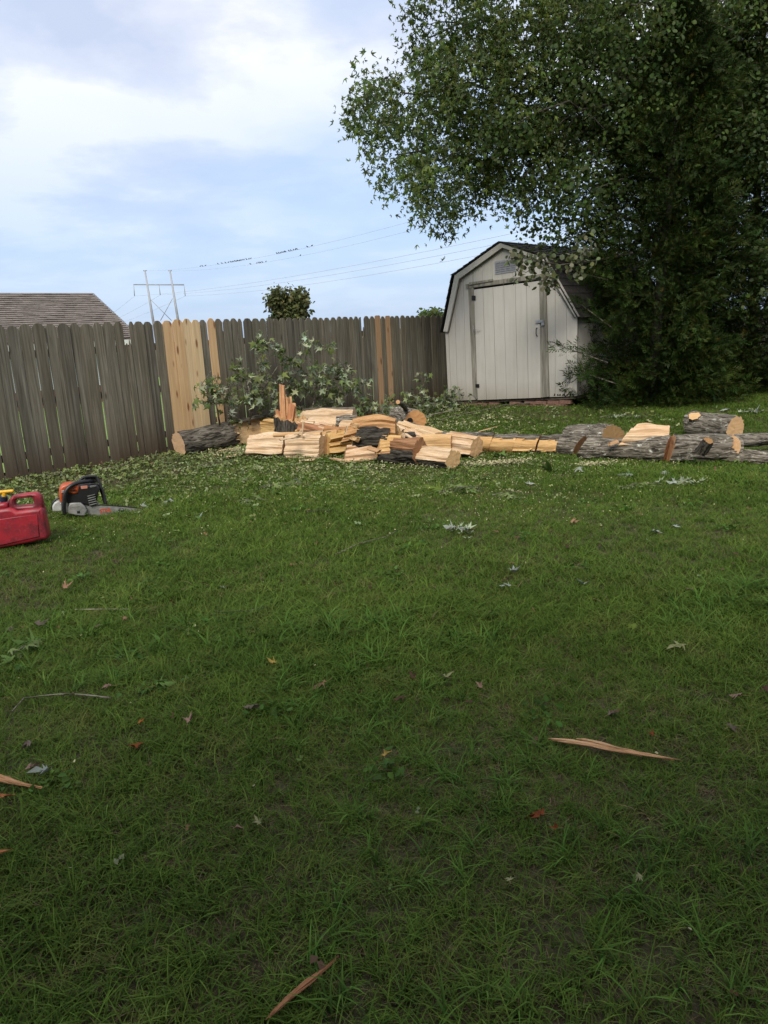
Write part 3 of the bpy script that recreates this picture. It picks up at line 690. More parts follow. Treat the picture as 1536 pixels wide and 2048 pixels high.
def logpiece(name, label, A, Bp, sec, cat='log', group=None, roll=0.0, taper=1.0, bamp=0.012, samp=0.012, skA=(0, 0), skB=(0, 0), wt=(1, 1, 1), bt=(1, 1, 1), et=None, parent=None, cutf=None, eamp=0.003, step=0.016, bend=0.0, barkend=False):
    LN[0] += 1; sd_ = LN[0] * 7.31
    A = Vector(A); Bp = Vector(Bp); ax = (Bp - A); L = ax.length; X = ax.normalized()
    up = Vector((0, 0, 1)) if abs(X.z) < 0.9 else Vector((0, -1, 0))
    Y = up.cross(X).normalized(); Z = X.cross(Y)
    cr_, sr_ = math.cos(R(roll)), math.sin(R(roll)); Y2 = Y * cr_ + Z * sr_; Z2 = Z * cr_ - Y * sr_
    rot = Matrix((X, Y2, Z2)).transposed()
    s = resample(sec, step); n = len(s); nx = max(3, int(L / 0.028)); V_ = []; ty = []
    # 2D outward normals
    area = sum(s[i][0] * s[(i + 1) % n][1] - s[(i + 1) % n][0] * s[i][1] for i in range(n)); sg = 1 if area > 0 else -1
    nrm = []
    for i in range(n):
        a, b = s[i - 1], s[(i + 1) % n]; dy, dz = b[0] - a[0], b[1] - a[1]; l = math.hypot(dy, dz) or 1
        nrm.append((sg * dz / l, -sg * dy / l))
    fl = [[None] * n for _ in range(nx + 1)]
    for i in range(nx + 1):
        t = i / nx; sc = 1 + (taper - 1) * t
        for j, (y, z, tp, corner) in enumerate(s):
            y1, z1, tt = y * sc, z * sc, tp
            if cutf:
                y1, z1, tt = cutf(t, y1, z1, tp)
            x = t * L
            if tt == 'B':
                an = math.atan2(z, y)
                rg = abs(nz(x * 3.2 + sd_ + 0.5 * nz(x * 4, an * 2, sd_), an * 5.0 * (0.5 + abs(sc)) + 0.0, sd_)); rg2 = nz(x * 14 + sd_, y * 30, z * 30)
                d = bamp * (1.9 * min(rg * 2.2, 1.0) - 0.7) + bamp * 0.35 * rg2
            else:
                f1 = nz(x * 1.1 + sd_, y * 15, z * 15); f2 = nz(x * 2.2, y * 40 + sd_, z * 40); f3 = nz(x * 3.2 + sd_, y * 5, z * 5)
                d = 1.25 * samp * (1.5 * (abs(f1) * 2 - 0.5) + 0.9 * f2 + 1.1 * f3)
                if corner: d *= 0.3
            big = (0.10 if tt == 'B' else 0.20) * nz(x * 3.0 + sd_, y * 4, z * 4)
            y1 += nrm[j][0] * d + y1 * big; z1 += nrm[j][1] * d + z1 * big + bend * math.sin(math.pi * t)
            xo = 0.0
            if skA != (0, 0) or skB != (0, 0):
                xo = (1 - t) * (skA[0] * z1 + skA[1] * y1) + t * (skB[0] * z1 + skB[1] * y1)
            if t in (0.0, 1.0): xo += eamp * nz(y * 30, z * 30, sd_)
            V_.append((x + xo, y1, z1)); fl[i][j] = tt
    fb, fs, fe = [], [], []
    for i in range(nx):
        for j in range(n):
            j2 = (j + 1) % n; q = (i * n + j, i * n + j2, (i + 1) * n + j2, (i + 1) * n + j)
            if sg > 0: q = q[::-1]
            # an edge belongs to the type of its first corner
            (fb if (fl[i][j] == 'B' and fl[i + 1][j] == 'B') else fs).append(q)
    root = parent
    if root is None: root = thing(name, label, cat, A, group)
    off = A - Vector(root.location)
    def sub(nm, faces, Vs, mat, smooth, col):
        if not faces: return
        used = sorted({k for f in faces for k in f}); mp = {k: i for i, k in enumerate(used)}
        me = mesh(nm, [Vs[k] for k in used], [tuple(mp[k] for k in f) for f in faces], mat, smooth)
        o = part(nm, me, root, None, off, col); o.rotation_euler = rot.to_euler(); return o
    pre = '' if parent is None else 'splinter_'
    sub('bark', fb, V_, MT['bark'], True, bt)
    sub('split_face', fs, V_, MT['split'], False, wt)
    for end in (0, 1):
        ring = [V_[(nx if end else 0) * n + j] for j in range(n)]
        cy = sum(p[1] for p in ring) / n; cz = sum(p[2] for p in ring) / n; cx = sum(p[0] for p in ring) / n
        Ve = list(ring); Fe = []; lv = 3 if eamp < 0.01 else 5
        for q in range(1, lv):
            k = 1 - q / lv
            for p in ring:
                y, z = cy + (p[1] - cy) * k, cz + (p[2] - cz) * k
                Ve.append((cx + (p[0] - cx) * k + eamp * 2.2 * nz(y * 22, z * 22, sd_ + 3) , y, z))
        for q in range(lv - 1):
            for j in range(n):
                j2 = (j + 1) % n; f = (q * n + j, q * n + j2, (q + 1) * n + j2, (q + 1) * n + j); Fe.append(f if (end == 1) == (sg > 0) else f[::-1])
        Ve.append((cx + (eamp * nz(1, 2, sd_)), cy, cz)); c0 = len(Ve) - 1; b0_ = (lv - 1) * n
        for j in range(n):
            f = (b0_ + j, b0_ + (j + 1) % n, c0); Fe.append(f if (end == 1) == (sg > 0) else f[::-1])
        sub('cut_end', Fe, Ve, MT['bark'] if barkend else MT['endg'] if eamp < 0.01 else MT['split'], False, bt if barkend else (et or wt))
    return root

G1 = 'split chunks and logs in the firewood pile'
PALE = (1.07, 1.03, 0.98); PINK = (1.04, 0.94, 0.87); YEL = (1.02, 0.90, 0.70); RED = (0.62, 0.44, 0.34); BRN = (0.70, 0.55, 0.42); DK = (0.55, 0.55, 0.2); GB = (0.95, 0.95, 0.7)
# the long log leaning in from the left, face split open near the stump
def cut1(t, y, z, tp):
    yy = -0.075 + 0.50 * z
    if t > 0.50 + 0.03 * math.sin(z * 60) and y < yy and z < 0.17: return (yy, z, 'S')
    return (y, z, tp)
logpiece('felled_log', 'thick bark-covered log lying against the fence, leftmost log with its sawn end to the left', H(357, 888, 0.165), H(556, 851, 0.215), circ(0.168), roll=0, taper=1.28, bamp=0.013, cutf=cut1, wt=(1.15, 1.04, 0.80), bt=(0.85, 0.87, 0.25), et=(1.1, 1.0, 0.95), skA=(-0.1, 0.1), bend=-0.01)
# the stump with its torn hinge wood standing up
st = H(583, 838, 0.40); sb = Vector((st.x, st.y, float(gz(st.x, st.y)) - 0.03))
def cuts(t, y, z, tp): k = 1 + 0.22 * (1 - t) ** 2; return (y * k, z * k, tp)
stump = logpiece('tree_stump', 'dark barked tree stump with tall torn splinters standing on top', sb, st, circ(0.235, 0.255), cat='stump', bamp=0.020, bt=(0.50, 0.50, 0.1), et=(0.9, 0.72, 0.5), eamp=0.055, cutf=cuts, skB=(0.0, 0.25))
def spl(p0, z0, p1, w_, d_, tp=0.8, wt=(0.98, 0.66, 0.48), sk=0.0):
    a = st + Vector(((p0 - 583) / 142.0, -0.03, z0)); b = st + Vector(((p1[0] - 583) / 142.0, -0.03, (838 - p1[1]) / 142.0))
    logpiece('splinter', None, a, b, [(-d_, -w_, 'S'), (d_, -w_, 'S'), (d_ * .8, w_, 'S'), (-d_, w_ * .9, 'S')], wt=wt, parent=stump, taper=tp, samp=0.010, eamp=0.012, step=0.02, roll=0, skB=(sk, 0.2))
spl(566, -0.05, (569, 768), 0.050, 0.045, 0.85, (1.0, 0.72, 0.55)); spl(578, -0.03, (578.5, 794), 0.030, 0.03, 0.9, (1.02, 0.76, 0.58)); spl(585, -0.03, (585, 793), 0.014, 0.02, 0.9, (1.05, 0.85, 0.68))
spl(578, -0.05, (586, 810), 0.075, 0.05, 0.9, (0.85, 0.52, 0.38), 0.35); spl(555, -0.05, (555, 817), 0.014, 0.03, 0.8, (0.95, 0.62, 0.45)); spl(560, -0.05, (561, 821), 0.02, 0.03, 0.7, (0.8, 0.5, 0.36)); spl(590, -0.04, (591, 806), 0.02, 0.03, 0.8, (1.0, 0.8, 0.62))
blk = [(0.02, 0.10, 'S'), (-0.11, 0.08, 'S'), (-0.10, -0.20, 'S'), (0.10, -0.22, 'B'), (0.14, -0.05, 'B')]
logpiece('split_chunk', 'squared yellow wedge of wood standing against the left side of the stump', H(532, 851, 0.27), H(558, 853, 0.27), blk, group=G1, wt=(0.95, 0.80, 0.50), et=YEL)
# pale halves lying behind the stump
hf = pie(0.27, -110, 100, [(-0.10, 0.04)])
logpiece('split_log', 'long pale half log behind the stump, split face towards the yard', H(606, 838, 0.27), H(708, 836, 0.27), [(0.10, 0.15, 'B'), (0.20, 0.05, 'B'), (0.20, -0.2, 'B'), (-0.1, -0.2, 'S'), (-0.16, -0.05, 'S'), (-0.10, 0.09, 'S'), (-0.02, 0.14, 'S')][::-1], group=G1, wt=PALE)
logpiece('split_log', 'short pale half log lying in front of the long pale half, right of the stump', H(620, 849, 0.24), H(680, 850, 0.24), [(-0.02, 0.10, 'S'), (-0.15, 0.02, 'S'), (-0.15, -0.20, 'B'), (0.13, -0.22, 'B'), (0.15, 0.0, 'B'), (0.10, 0.08, 'S')], group=G1, wt=PALE, samp=0.008)
logpiece('split_log', 'curled grey bark slab on the pale half logs at the back of the pile', H(674, 843, 0.30), H(714, 841, 0.30), pie(0.075, 20, 230, [(0.0, -0.03)]), group=G1, wt=PALE, bt=(1.4, 1.4, 1.0), bamp=0.016)
logpiece('split_chunk', 'small pale chunk with a torn top beside the grey bark slab', H(686, 849, 0.27), H(716, 850, 0.27), [(0.0, 0.07, 'S'), (-0.09, 0.02, 'S'), (-0.09, -0.09, 'S'), (0.1, -0.09, 'S')], group=G1, wt=PALE, skB=(-.2, 0))
logpiece('split_chunk', 'pale peaked scrap at the back right of the pile', H(712, 842, 0.26), H(742, 846, 0.26), [(0.0, 0.08, 'S'), (-0.07, -0.09, 'S'), (0.1, -0.09, 'S')], group=G1, wt=PINK, skB=(-.4, 0))
# thin slabs over the front blocks
logpiece('split_slab', 'thin red-brown slab pointing right above the middle front block', H(602, 852, 0.34), H(652, 861, 0.31), [(0.05, 0.045, 'S'), (-0.06, 0.05, 'S'), (-0.08, -0.045, 'S'), (0.05, -0.06, 'S')], group=G1, wt=(0.62, 0.38, 0.28), taper=0.5)
logpiece('split_slab', 'pale thin slab lying on top of the red-brown slab', H(600, 845, 0.37), H(652, 857, 0.34), [(0.07, 0.012, 'S'), (-0.05, 0.012, 'S'), (-0.06, -0.010, 'S'), (0.07, -0.010, 'S')], group=G1, wt=PALE, taper=0.6)
logpiece('split_slab', 'long pale strip of wood lying along the tops of the two front blocks', H(548, 869, 0.31), H(642, 867, 0.30), [(0.06, 0.02, 'S'), (-0.05, 0.015, 'S'), (-0.06, -0.015, 'S'), (0.06, -0.02, 'S')], group=G1, wt=(1.0, 0.86, 0.66), samp=0.012)
logpiece('split_slab', 'orange-yellow slab tucked behind the right one of the two front blocks', H(596, 866, 0.24), H(648, 866, 0.24), [(0.05, 0.06, 'S'), (-0.06, 0.05, 'S'), (-0.06, -0.07, 'S'), (0.06, -0.08, 'S')], group=G1, wt=(0.95, 0.70, 0.38))
# the two front blocks
eb = [(0.06, 0.155, 'S'), (-0.05, 0.11, 'S'), (-0.165, -0.045, 'S'), (-0.07, -0.145, 'B'), (0.08, -0.155, 'B'), (0.17, -0.05, 'B'), (0.16, 0.09, 'B')]
logpiece('split_block', 'big split block at the front left with a ridged pale face over a dark underside', H(499, 892, 0.145), H(572, 893, 0.145), eb, group=G1, wt=PALE, samp=0.016, et=(0.98, 0.83, 0.66), skB=(-.05, 0.12))
fb_ = [(0.05, 0.15, 'S'), (-0.09, 0.13, 'S'), (-0.135, -0.14, 'B'), (0.0, -0.165, 'B'), (0.13, -0.12, 'B'), (0.17, 0.02, 'B')]
logpiece('split_block', 'big split block right against the first one, its tan sawn end to the right', H(580, 892, 0.15), H(648, 893, 0.15), fb_, group=G1, wt=PALE, samp=0.015, et=(0.92, 0.80, 0.66))
logpiece('split_slab', 'thin pink splinter slab sticking out left of the front left block', H(474, 885, 0.05), H(500, 882, 0.06), [(0.05, 0.02, 'S'), (-0.05, 0.01, 'S'), (-0.05, -0.02, 'S'), (0.05, -0.02, 'S')], group=G1, wt=(1.0, 0.8, 0.66))
# twisted yellow piece
logpiece('split_chunk', 'twisted yellow chunk with dark streaks beside the middle front block', H(652, 893, 0.14), H(712, 882, 0.16), [(0.05, 0.17, 'S'), (-0.07, 0.12, 'S'), (-0.12, -0.02, 'S'), (-0.10, -0.14, 'B'), (0.12, -0.14, 'B'), (0.15, 0.05, 'B')], group=G1, wt=(0.92, 0.76, 0.45), samp=0.034, roll=8, skA=(.25, 0))
logpiece('split_chunk', 'curled brown knot of wood on top of the twisted yellow chunk', H(648, 871, 0.26), H(680, 864, 0.31), [(0.0, 0.06, 'S'), (-0.07, 0.02, 'S'), (-0.05, -0.07, 'B'), (0.07, -0.06, 'B')], group=G1, wt=(0.85, 0.65, 0.45), samp=0.03)
logpiece('split_block', 'low wedge block with a deeply ridged pink face at the front of the pile', H(690, 908, 0.10), H(748, 903, 0.10), [(0.09, 0.11, 'S'), (-0.02, 0.10, 'S'), (-0.14, -0.07, 'S'), (-0.08, -0.11, 'B'), (0.1, -0.11, 'B'), (0.14, 0.0, 'B')], group=G1, wt=PINK, samp=0.020, skA=(0.35, 0), skB=(-0.3, 0.0), bt=DK, barkend=False, et=(0.5, 0.42, 0.36))
logpiece('split_chunk', 'black-barked chunk in the middle of the pile above the ridged pink block', H(712, 876, 0.27), H(778, 877, 0.25), [(0.14, 0.08, 'S'), (-0.04, 0.13, 'B'), (-0.13, 0.05, 'B'), (-0.14, -0.08, 'B'), (-0.04, -0.15, 'B'), (0.12, -0.12, 'S')], group=G1, wt=BRN, bt=(0.36, 0.36, 0.1), bamp=0.022, roll=0, skA=(0.3, 0), skB=(0.2, 0))
logpiece('split_log', 'brown-streaked half log lying across the top of the pile', H(694, 862, 0.36), H(792, 857, 0.36), [(0.06, 0.11, 'S'), (-0.06, 0.10, 'S'), (-0.12, -0.02, 'S'), (-0.11, -0.12, 'S'), (0.10, -0.14, 'B'), (0.13, 0.02, 'B')], group=G1, wt=(0.80, 0.60, 0.40), samp=0.022, skA=(0.6, 0), bend=0.04)
logpiece('split_slab', 'flat brown strip lying below the grey bark slab', H(652, 859, 0.33), H(702, 859, 0.33), [(0.05, 0.03, 'S'), (-0.05, 0.03, 'S'), (-0.06, -0.04, 'S'), (0.05, -0.04, 'S')], group=G1, wt=(0.66, 0.45, 0.30))
logpiece('split_slab', 'pale ragged slab under the flat brown strip, deep in the pile', H(640, 868, 0.24), H(700, 868, 0.24), [(0.08, 0.07, 'S'), (-0.07, 0.06, 'S'), (-0.08, -0.12, 'S'), (0.08, -0.12, 'S')], group=G1, wt=(0.9, 0.72, 0.50), samp=0.02)
logpiece('split_chunk', 'yellow three-sided chunk leaning right of the brown-streaked half log', H(774, 868, 0.26), H(803, 876, 0.21), [(0.0, 0.14, 'S'), (-0.10, -0.13, 'S'), (0.12, -0.13, 'S')], group=G1, wt=(1.0, 0.84, 0.58), skA=(-.1, 0), skB=(-.5, 0))
# right part of the front
logpiece('split_chunk', 'yellow wedge with a sharp left point resting against the dark-barked block', H(756, 893, 0.17), H(803, 889, 0.19), [(0.05, 0.12, 'S'), (-0.08, 0.05, 'S'), (-0.13, -0.09, 'B'), (0.0, -0.16, 'B'), (0.12, -0.1, 'B')], group=G1, wt=(1.0, 0.83, 0.52), skA=(0.35, -0.2), bt=DK, samp=0.014)
logpiece('split_block', 'dark-barked block with a red-brown weathered face left of the heart-ended block', H(796, 899, 0.165), H(841, 903, 0.165), [(0.06, 0.15, 'S'), (-0.07, 0.145, 'S'), (-0.15, 0.03, 'B'), (-0.155, -0.06, 'B'), (-0.08, -0.155, 'B'), (0.08, -0.155, 'B'), (0.16, 0.0, 'B')], group=G1, wt=(0.50, 0.34, 0.25), bt=(0.42, 0.40, 0.1), bamp=0.016, samp=0.02)
logpiece('split_log', 'dark bark wedge lying low under the yellow wedge', H(764, 912, 0.075), H(842, 917, 0.08), pie(0.11, 150, 390, [(0.02, 0.06)], 0.09), group=G1, wt=BRN, bt=(0.36, 0.34, 0.1), bamp=0.014)
hr = [(0.125, 0.0, 'S'), (0.10, 0.06, 'S'), (0.035, 0.085, 'S'), (-0.01, 0.125, 'S'), (-0.05, 0.075, 'S'), (-0.125, 0.03, 'S'), (-0.13, -0.02, 'B'), (-0.115, -0.07, 'B'), (-0.07, -0.11, 'B'), (0, -0.125, 'B'), (0.07, -0.11, 'B'), (0.115, -0.06, 'B')]
logpiece('split_block', 'block nearest the camera with a heart-shaped sawn end facing right', H(838, 909, 0.118), H(905, 917, 0.118), hr, group=G1, wt=(1.02, 0.97, 0.90), et=(1.05, 0.92, 0.68), bt=(0.55, 0.38, 0.2), samp=0.012)
logpiece('split_block', 'pink split block behind the heart-ended block, butted against the trunk', H(897, 886, 0.14), H(952, 893, 0.14), [(0.05, 0.14, 'S'), (-0.08, 0.12, 'S'), (-0.13, -0.08, 'B'), (0.0, -0.14, 'B'), (0.13, -0.08, 'B'), (0.14, 0.06, 'B')], group=G1, wt=(1.0, 0.92, 0.84), et=(0.98, 0.84, 0.66))
logpiece('split_log', 'pale slanting half trunk at the right end of the pile, running down to the right', H(800, 857, 0.24), H(878, 880, 0.15), [(0.08, 0.11, 'S'), (-0.06, 0.09, 'S'), (-0.14, -0.05, 'S'), (-0.10, -0.15, 'B'), (0.12, -0.15, 'B'), (0.16, 0.0, 'B')], group=G1, wt=(1.0, 0.93, 0.80), samp=0.014, skA=(-.2, .1))
logpiece('split_log', 'broad pale half trunk with a reddish heart stain behind the heart-ended block', H(842, 889, 0.16), H(904, 888, 0.15), [(0.05, 0.12, 'S'), (-0.10, 0.10, 'S'), (-0.14, -0.12, 'B'), (0.1, -0.15, 'B'), (0.15, 0.04, 'B')], group=G1, wt=(1.0, 0.83, 0.58), samp=0.006, et=(0.95, 0.7, 0.5))
logpiece('split_slab', 'dark gnarled scrap lying on the pale slanting half trunk', H(806, 873, 0.28), H(828, 873, 0.26), pie(0.045, 20, 200, [(0, -0.02)]), group=G1, wt=PALE, bt=(0.5, 0.45, 0.3), bamp=0.014)
logpiece('split_slab', 'thin pale strip lying slantwise on the dark gnarled scrap', H(812, 868, 0.33), H(826, 879, 0.29), [(0.02, 0.008, 'S'), (-0.02, 0.008, 'S'), (-0.02, -0.008, 'S'), (0.02, -0.008, 'S')], group=G1, wt=PALE)
for k, (a, b, lb) in enumerate((((604, 872, 0.30), (607, 843, 0.42), 'thin pale splinter standing up in front of the red-brown slab'), ((588, 868, 0.33), (646, 861, 0.34), 'thin pale splinter leaning along the red-brown slab'), ((690, 868, 0.36), (694, 852, 0.42), 'pale curled splinter standing up left of the brown-streaked half log'), ((596, 870, 0.31), (603, 858, 0.35), 'short pale splinter crossing at the foot of the standing one'))):
    A, Bp = H(*a), H(*b); Bp.y = A.y - 0.02; d = ray(b[0], b[1]); Bp = CAM + d * (Bp.y / d.y)
    logpiece('wood_splinter', lb, A, Bp, [(0.010, 0.008, 'S'), (-0.012, 0.008, 'S'), (-0.010, -0.010, 'S'), (0.010, -0.008, 'S')], cat='splinter', group='loose splinters on the pile', wt=PALE, samp=0.004, step=0.01)
# bucked trunk running off to the right: every sawn length is a log of its own
def debark(hi, lo=-0.6):
    def f(t, y, z, tp):
        r = math.hypot(y, z); an = math.atan2(z, -y)        # 0 = towards the camera, +90 = up
        lim = hi + 0.25 * nz(t * 6 + hi * 9, 3.3, 1.1)
        if lo - 0.2 * nz(t * 5, 1.2, hi) < an < lim: return (y * 0.90, z * 0.90, 'S')
        return (y, z, tp)
    return f
Q_ = [((880, 884, .125), (982, 886, .120), 1.0, 0.9, 'peeled yellow trunk length nearest the pile, a strip of grey bark along its top'), ((985, 886.5, .118), (1031, 888, .116), .9, .9, 'short peeled trunk length, second from the pile, its lower edge clean'),
      ((1033, 888, .116), (1077, 889, .113), .9, .5, 'peeled trunk length with a dark rotten hollow along its lower half'), ((1079, 889, .115), (1120, 890, .115), .8, .6, 'peeled trunk length with a burn-dark knot just before the bark begins')]
for a, b, hi, lo, lb in Q_:
    logpiece('trunk_log', lb, H(*a), H(*b), circ(a[2]), group='sawn lengths of the fallen trunk', cutf=debark(hi * 0.9, -1.1 if lo > .8 else -0.45), wt=(1.0, 0.80, 0.50), samp=0.004, skA=(0.28, 0), skB=(0.28, 0), bt=(1.0, 0.95, 0.8) if lo > .8 else (0.9, .8, .5), bamp=0.010, et=(0.75, 0.52, 0.38))
logpiece('trunk_log', 'short barked trunk length just right of the peeled ones', H(1123, 889.5, .122), H(1159, 892, .12), circ(.122), group='sawn lengths of the fallen trunk', skA=(0.2, 0), skB=(0.55, 0), bt=(1.2, 1.2, 1.0), et=(0.75, 0.52, 0.38))
logpiece('trunk_log', 'long lichen-spotted trunk length in front of the brown sawn disc', H(1164, 897, .118), H(1334, 899.5, .138), circ(.116), group='sawn lengths of the fallen trunk', skA=(0.55, 0), skB=(0.2, 0), bt=(1.2, 1.2, 1.1), et=(0.75, 0.52, 0.38), bamp=0.014, taper=1.2)
tl = logpiece('trunk_log', 'thick lichen-spotted trunk length with a sawn branch stub near its right end', H(1340, 897.5, .150), H(1452, 898.5, .142), circ(.148), group='sawn lengths of the fallen trunk', skA=(0.2, 0), skB=(0.35, 0), bt=(1.12, 1.12, 1.1), et=(0.8, 0.6, 0.48), bamp=0.017)
a = H(1404, 890, .25); logpiece('stub', None, a + Vector((0, .03, -.08)), a + Vector((0.035, -0.07, 0.055)), circ(0.055, n=24), parent=tl, bt=(0.5, 0.47, 0.4), et=(0.55, 0.42, 0.26), bamp=0.012, taper=0.8)
logpiece('trunk_log', 'thin pale sawn wedge at the right end of the thick trunk length', H(1456, 899, .145), H(1462, 899, .145), circ(.150, n=30), group='sawn lengths of the fallen trunk', skA=(0.35, -0.35), skB=(0.35, -0.35), bt=(1.2, .8, .3), et=(1.15, .98, .8), bamp=0.006)
ag = H(1462, 897, .145)
logpiece('forked_limb', 'upper grey limb of the fork running out of the frame on the right', H(1466, 884, .20), H(1590, 880, .12), circ(.072), taper=0.8, bt=(1.3, 1.3, 0.7), bend=0.02, bamp=0.010)
logpiece('forked_limb', 'lower grey limb of the fork lying in the grass at the right edge', H(1446, 911, .08), H(1600, 922, .065), circ(.078), taper=0.75, bt=(1.3, 1.3, 0.6), bamp=0.010)
# large log behind the trunk with its brown sawn disc to the yard
A = H(1229, 876, .145); logpiece('felled_log', 'thick log behind the trunk showing a broad brown sawn disc', A + Vector((-0.40, 0.45, -0.03)), A, circ(.245, .155), bt=(1.12, 1.12, 1.1), et=(0.46, 0.37, 0.23), bamp=0.014, skB=(-0.3, 0))
logpiece('trunk_log', 'thin orange-pink sawn slice standing between the short barked length and the brown disc', H(1176, 876, .16), H(1184, 876, .16), [(0.0, 0.15, 'B'), (-0.05, 0.0, 'B'), (-0.06, -0.12, 'B'), (0.06, -0.14, 'B'), (0.05, 0.05, 'B')], group='sawn lengths of the fallen trunk', skA=(0.3, 0), skB=(0.3, 0), bt=(1.2, .9, .4), et=(1.15, .85, .62), bamp=0.004)
sb_ = [(0.13, 0.13, 'S'), (-0.10, 0.055, 'S'), (-0.15, -0.05, 'S'), (-0.12, -0.07, 'B'), (0.05, -0.10, 'B'), (0.15, 0.0, 'B')]
logpiece('split_log', 'pale split half resting on the trunk beside the brown sawn disc', H(1252, 877, .235), H(1336, 877, .245), sb_, group=G1, wt=(1.08, 1.0, 0.90), samp=0.018, skA=(0.5, 0.45), skB=(0.1, 0.1), et=(1.05, .72, .52))
tk = logpiece('felled_log', 'short thick grey log lying alone in the grass behind the thick trunk length', H(1384, 849, .15), H(1471, 861, .15), circ(.160), bt=(1.05, 1.02, 0.9), et=(1.12, .95, .75), taper=0.98, bamp=0.015, skA=(-0.3, 0))
a = H(1393, 836, .26); logpiece('stub', None, a + Vector((0.02, .05, -.09)), a + Vector((-0.03, -0.01, 0.03)), circ(0.07, n=24), parent=tk, bt=(0.8, 0.8, 0.6), et=(1.15, 1.0, .75), bamp=0.01)
# log end with a rotten hole, behind the pile
A = H(831, 841, .155); od = Vector((A.x, A.y, 0)).normalized()
rh = logpiece('felled_log', 'log seen end-on behind the pile with a dark rot hole in its sawn face', A + Vector((-0.25, 0.75, 0.0)), A, circ(.16), bt=(1.3, 1.3, 1.8), et=(0.95, .66, .42), skB=(0.0, 0.15))
hp = PY(820, 841, A.y - 0.03); d_ = (A - hp)
V_, Fc = ell((0, 0, 0), (0.045, 0.012, 0.042), 12, 8); wpart('rot_hole', [hp + Vector(v) for v in V_], Fc, MT['gap'], rh, smooth=True)
def limb(name, label, pxs, r0, r1, cat='branch', group=None, bt=(0.8, 0.8, 0.4), endc=True, wt=(1, .8, .6), seg=8):
    P_ = [H(*p) for p in pxs]; root = thing(name, label, cat, P_[0], group)
    n = len(P_); V_, Fc = tube(P_, [r0 + (r1 - r0) * i / (n - 1) for i in range(n)], seg); 
    o = wpart('bark', V_, Fc, MT['bark'], root, smooth=True, color=bt)
    if endc:
        t = (P_[0] - P_[1]).normalized(); V_, Fc = tube([P_[0] - t * .002, P_[0] + t * 0.004], [r0 * .88, r0 * .86], seg + 4); wpart('cut_end', V_, Fc, MT['endg'], root, color=wt)
    return root
limb('cut_limb', 'dark limb with small sawn end curving down to the log with the rot hole', [(796, 804, .55), (803, 808, .48), (810, 815, .38), (813, 824, .25), (808, 834, .12)], 0.034, 0.040)
limb('cut_limb', 'short dark limb poking up from the leftmost log by the new boards', [(420, 829, .40), (428, 837, .37), (438, 843, .34), (452, 850, .30)], 0.022, 0.028, bt=(.6, .6, .2))

# loose smaller pieces jumbled over and round the pile
JUM = [((606, 843, .40), (628, 846, .38), .030, .022, 'pale broken chunk on the pile just right of the stump', PALE), ((640, 846, .36), (668, 852, .36), .022, .014, 'thin pale chunk between the stump and the grey bark slab', PINK), ((708, 853, .42), (738, 848, .42), .022, .016, 'narrow tan chunk on the brown-streaked half log', YEL),
       ((742, 848, .40), (770, 853, .38), .018, .014, 'narrow pale chunk right of the tan one on top of the pile', PALE), ((784, 852, .32), (806, 862, .28), .035, .025, 'pale torn chunk at the top right of the pile', PALE), ((820, 862, .24), (850, 872, .20), .03, .02, 'pale chunk leaning on the slanting half trunk', PINK),
       ((664, 917, .03), (684, 921, .03), .018, .012, 'small pink chip of wood in the grass before the twisted yellow chunk', PINK), ((600, 921, .025), (628, 920, .025), .022, .010, 'flat pinkish chip in the grass below the second front block', PINK), ((440, 902, .03), (480, 896, .03), .03, .010, 'flat pale slab in the sawdust left of the front blocks', PALE),
       ((452, 914, .02), (470, 910, .02), .02, .010, 'small flat chip in the sawdust patch by the leftmost log', PINK), ((696, 874, .28), (716, 880, .27), .03, .03, 'tan wedge between the twisted chunk and the black-barked chunk', YEL), ((735, 896, .20), (758, 903, .16), .03, .02, 'brown sliver wedged between the ridged pink block and the yellow wedge', BRN),
       ((868, 864, .14), (900, 869, .13), .04, .02, 'pale offcut behind the slanting half trunk', PALE), ((1218, 890, .20), (1236, 884, .22), .02, .015, 'small brown chunk below the brown sawn disc', BRN), ((560, 880, .31), (590, 874, .31), .02, .01, 'thin pale shaving across the joint of the two front blocks', PALE)]
for a, b, w_, h_, lb, col in JUM:
    logpiece('wood_chunk', lb, H(*a), H(*b), [(w_ * 1.4, h_, 'S'), (-w_ * .6, h_ * 1.3, 'S'), (-w_ * 1.5, -h_ * .2, 'S'), (w_ * .2, -h_, 'S')], cat='wood chunk', group='small broken chunks scattered on and round the pile', wt=col, samp=0.010, step=0.012, skA=(rnd.uniform(-.6, .6), rnd.uniform(-.5, .5)), skB=(rnd.uniform(-.6, .6), rnd.uniform(-.5, .5)), eamp=0.008)
